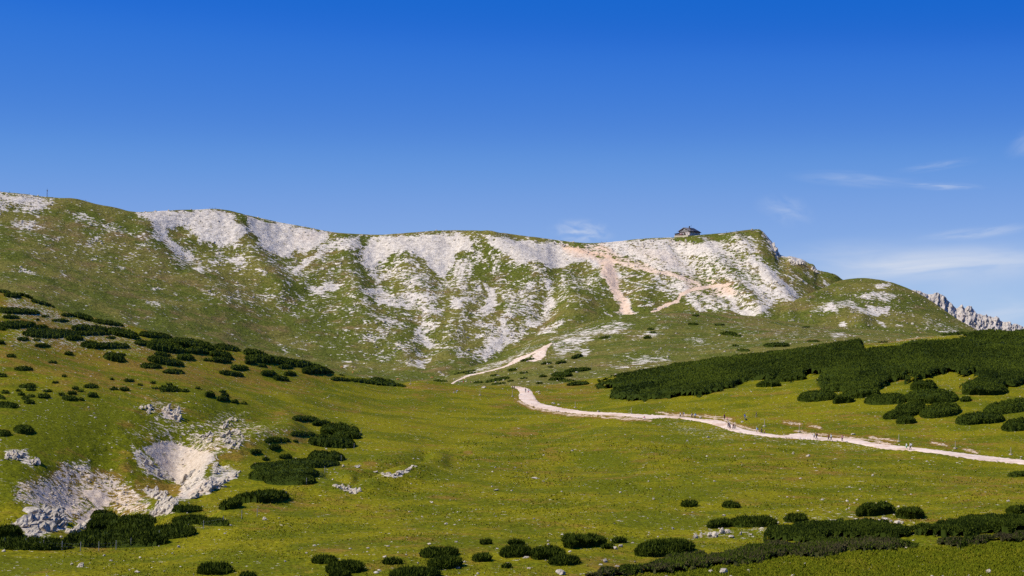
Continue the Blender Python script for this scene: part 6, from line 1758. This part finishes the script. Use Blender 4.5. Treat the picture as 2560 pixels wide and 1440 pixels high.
person(near, 2105.5, 1104.5, 'stand', -90, PINK, BLACK, 'lone hiker in a pale pink top on the path', pack=BLACK)
person(near, 2266.5, 1126, 'walk', 180, WHITE, GREEN, 'hiker in bright green shorts on the path', True)
person(near, 2276, 1125.5, 'walk', 180, WHITE, BLACK, 'hiker in white shirt and black trousers at the right end', pack=WHITE)
SB = 'people beyond the saddle'
person(near, 1134, 982.5, 'sit', 0, PINK, WHITE, 'person in pink sitting on the turf of the saddle', group=SB, on=0)
person(near, 1141.5, 983, 'bend', 0, WHITE, WHITE, 'person in white bending over on the saddle', group=SB, on=0, pack=MAROON)
person(knoll, 1146, 959, 'walk', 60, MAROON, BLACK, 'leftmost hiker of four half hidden behind the saddle', group=SB, on=0.3)
person(knoll, 1150, 959.5, 'walk', 60, GREY, GREY, 'hiker in grey half hidden behind the saddle', group=SB, on=0.3)
person(knoll, 1155, 959, 'walk', 60, WHITE, KHAKI, 'hiker in white half hidden behind the saddle', group=SB, on=0.3)
person(knoll, 1158.5, 959, 'walk', 60, RED, RED, 'hiker in bright red half hidden behind the saddle', group=SB, on=0.3)
person(knoll, 1176, 960, 'walk', 60, MAROON, BLACK, 'dark hiker right of the red one behind the saddle', group=SB, on=0.3)
person(knoll, 1246.5, 931, 'walk', 200, MAROON, GREY, 'left one of two hikers on the knoll slope', group=SB, on=0)
person(knoll, 1254, 930, 'walk', 200, ORANGE, BLACK, 'right one of two hikers on the knoll slope', group=SB, on=0)
person(knoll, 1370, 890, 'walk', 60, BLACK, BLACK, 'lone dark hiker at the foot of the eroded gravel slope', group=SB, on=0.2)
person(knoll, 1389, 865, 'walk', 60, MAROON, BLACK, 'hiker in red at the top of the knoll path', group=SB, on=0.2)
CR = 'tiny people on the skyline'
for px, lab in [(24, 'tiny person on the skyline left of the mast'), (73, 'tiny person on the skyline just left of the mast'), (214, 'lone tiny person on the skyline right of the mast'), (525, 'first tiny person of three on the second summit'), (531, 'second tiny person of three on the second summit'),
                (538, 'third tiny person of three on the second summit'), (765, 'lone tiny person on the falling crest after the second summit'), (1504, 'left one of two tiny people left of the hut'), (1517, 'right one of two tiny people left of the hut'),
                (1816, 'leftmost tiny person between hut and summit cairn'), (1825, 'middle tiny person between hut and summit cairn'), (1841, 'tiny person nearest the summit cairn')]:
    person(mtn, px, 0, 'stand' if px % 2 else 'walk', 180, BLACK if px != 1825 else PINK, NAVY, lab, group=CR, on=0.0)

# the dark bag by the person in blue
bg = near.cast([1865.5], [1051])[0]
bag = add('rucksack', make_mesh('rucksack', np.concatenate([rock_shape(I1[0], rng, 0, 0.1) * np.array([.34, .26, .30]) + [0, 0, .26], rock_shape(I1[0], rng, 0, .1) * np.array([.2, .12, .16]) + [0, -.22, .2]]), [np.concatenate([I1[1], I1[1] + len(I1[0])])]), cloth(BLACK))
bag.location = tuple(bg)
tag(bag, 'black rucksack lying in the grass by the person in blue', 'rucksack')

# ------------------------------------------------------------------ cattle
cv = dict(pel=(-.75, 0, 1.18), mid=(-.1, 0, 1.08), sho=(.62, 0, 1.15), nk=(.98, 0, 1.28), hd=(1.30, 0, 1.22), mz=(1.58, 0, 1.02),
          hl=(-.80, .22, .92), kl=(-.72, .23, .62), ol=(-.92, .23, .36), fl=(-.88, .23, .03), hr=(-.80, -.22, .92), kr=(-.74, -.23, .62), orr=(-.95, -.23, .36), fr=(-.90, -.23, .03),
          al=(.60, .21, .85), bl=(.64, .21, .45), cl=(.62, .21, .03), ar=(.60, -.21, .85), br=(.60, -.21, .45), cr=(.55, -.21, .03), t0=(-1.08, 0, 1.22), t1=(-1.16, 0, .70), e1=(1.14, .22, 1.30), e2=(1.14, -.22, 1.30))
ce = [('pel', 'mid'), ('mid', 'sho'), ('sho', 'nk'), ('nk', 'hd'), ('hd', 'mz'), ('pel', 'hl'), ('hl', 'kl'), ('kl', 'ol'), ('ol', 'fl'), ('pel', 'hr'), ('hr', 'kr'), ('kr', 'orr'), ('orr', 'fr'), ('sho', 'al'), ('al', 'bl'), ('bl', 'cl'), ('sho', 'ar'), ('ar', 'br'), ('br', 'cr'),
      ('pel', 't0'), ('t0', 't1'), ('nk', 'e1'), ('nk', 'e2')]
crr = dict(pel=(.32, .34), mid=(.36, .40), sho=(.30, .38), nk=.2, hd=.15, mz=.10, hl=.17, kl=.11, ol=.07, fl=.06, hr=.17, kr=.11, orr=.07, fr=.06, al=.13, bl=.08, cl=.06, ar=.13, br=.08, cr=.06, t0=.05, t1=.035, e1=.04, e2=.04)
cow_me = sub_skin('cow', cv, ce, crr, 'mid')
M['cow_tan'] = simple('tan_hide', (0.50, 0.22, 0.07), 0.8, 0.15, 2.0)
M['cow_pied'] = simple('pale_pied_hide', (0.60, 0.44, 0.28), 0.8, 0.45, 1.2)
M['cow_dark'] = simple('brown_hide', (0.22, 0.14, 0.06), 0.8, 0.2, 2.0)
cow_me.materials.clear()
for sh, px, py, rz, mt, lab in [(mtn, 855, 921, 180, 'cow_tan', 'tan cow grazing leftmost behind the left hill'), (mtn, 881, 920, 20, 'cow_pied', 'pale cow beside another behind the left hill'), (mtn, 888, 921.5, 190, 'cow_pied', 'pale and brown cow right of the pale one'),
                                (mtn, 882, 934, -60, 'cow_tan', 'light tan cow just behind the pine bushes'), (mtn, 947, 934, 100, 'cow_dark', 'brown cow grazing right of the herd'), (mtn, 994.5, 951, 10, 'cow_tan', 'tan cow at the end of the left hill'),
                                (mtn, 1080, 947, 0, 'cow_tan', 'far tan cow grazing near the knoll')]:
    g = sh.cast([px], [py])[0]
    o = add('cow', cow_me if mt == 'cow_tan' and not cow_me.users else cow_me, M[mt])
    o.location = tuple(g); o.rotation_euler = (0, 0, R(rz)); o.scale = (1.15, 1.15, 1.15)
    tag(o, lab, 'cow', 'cattle grazing behind the left hill')
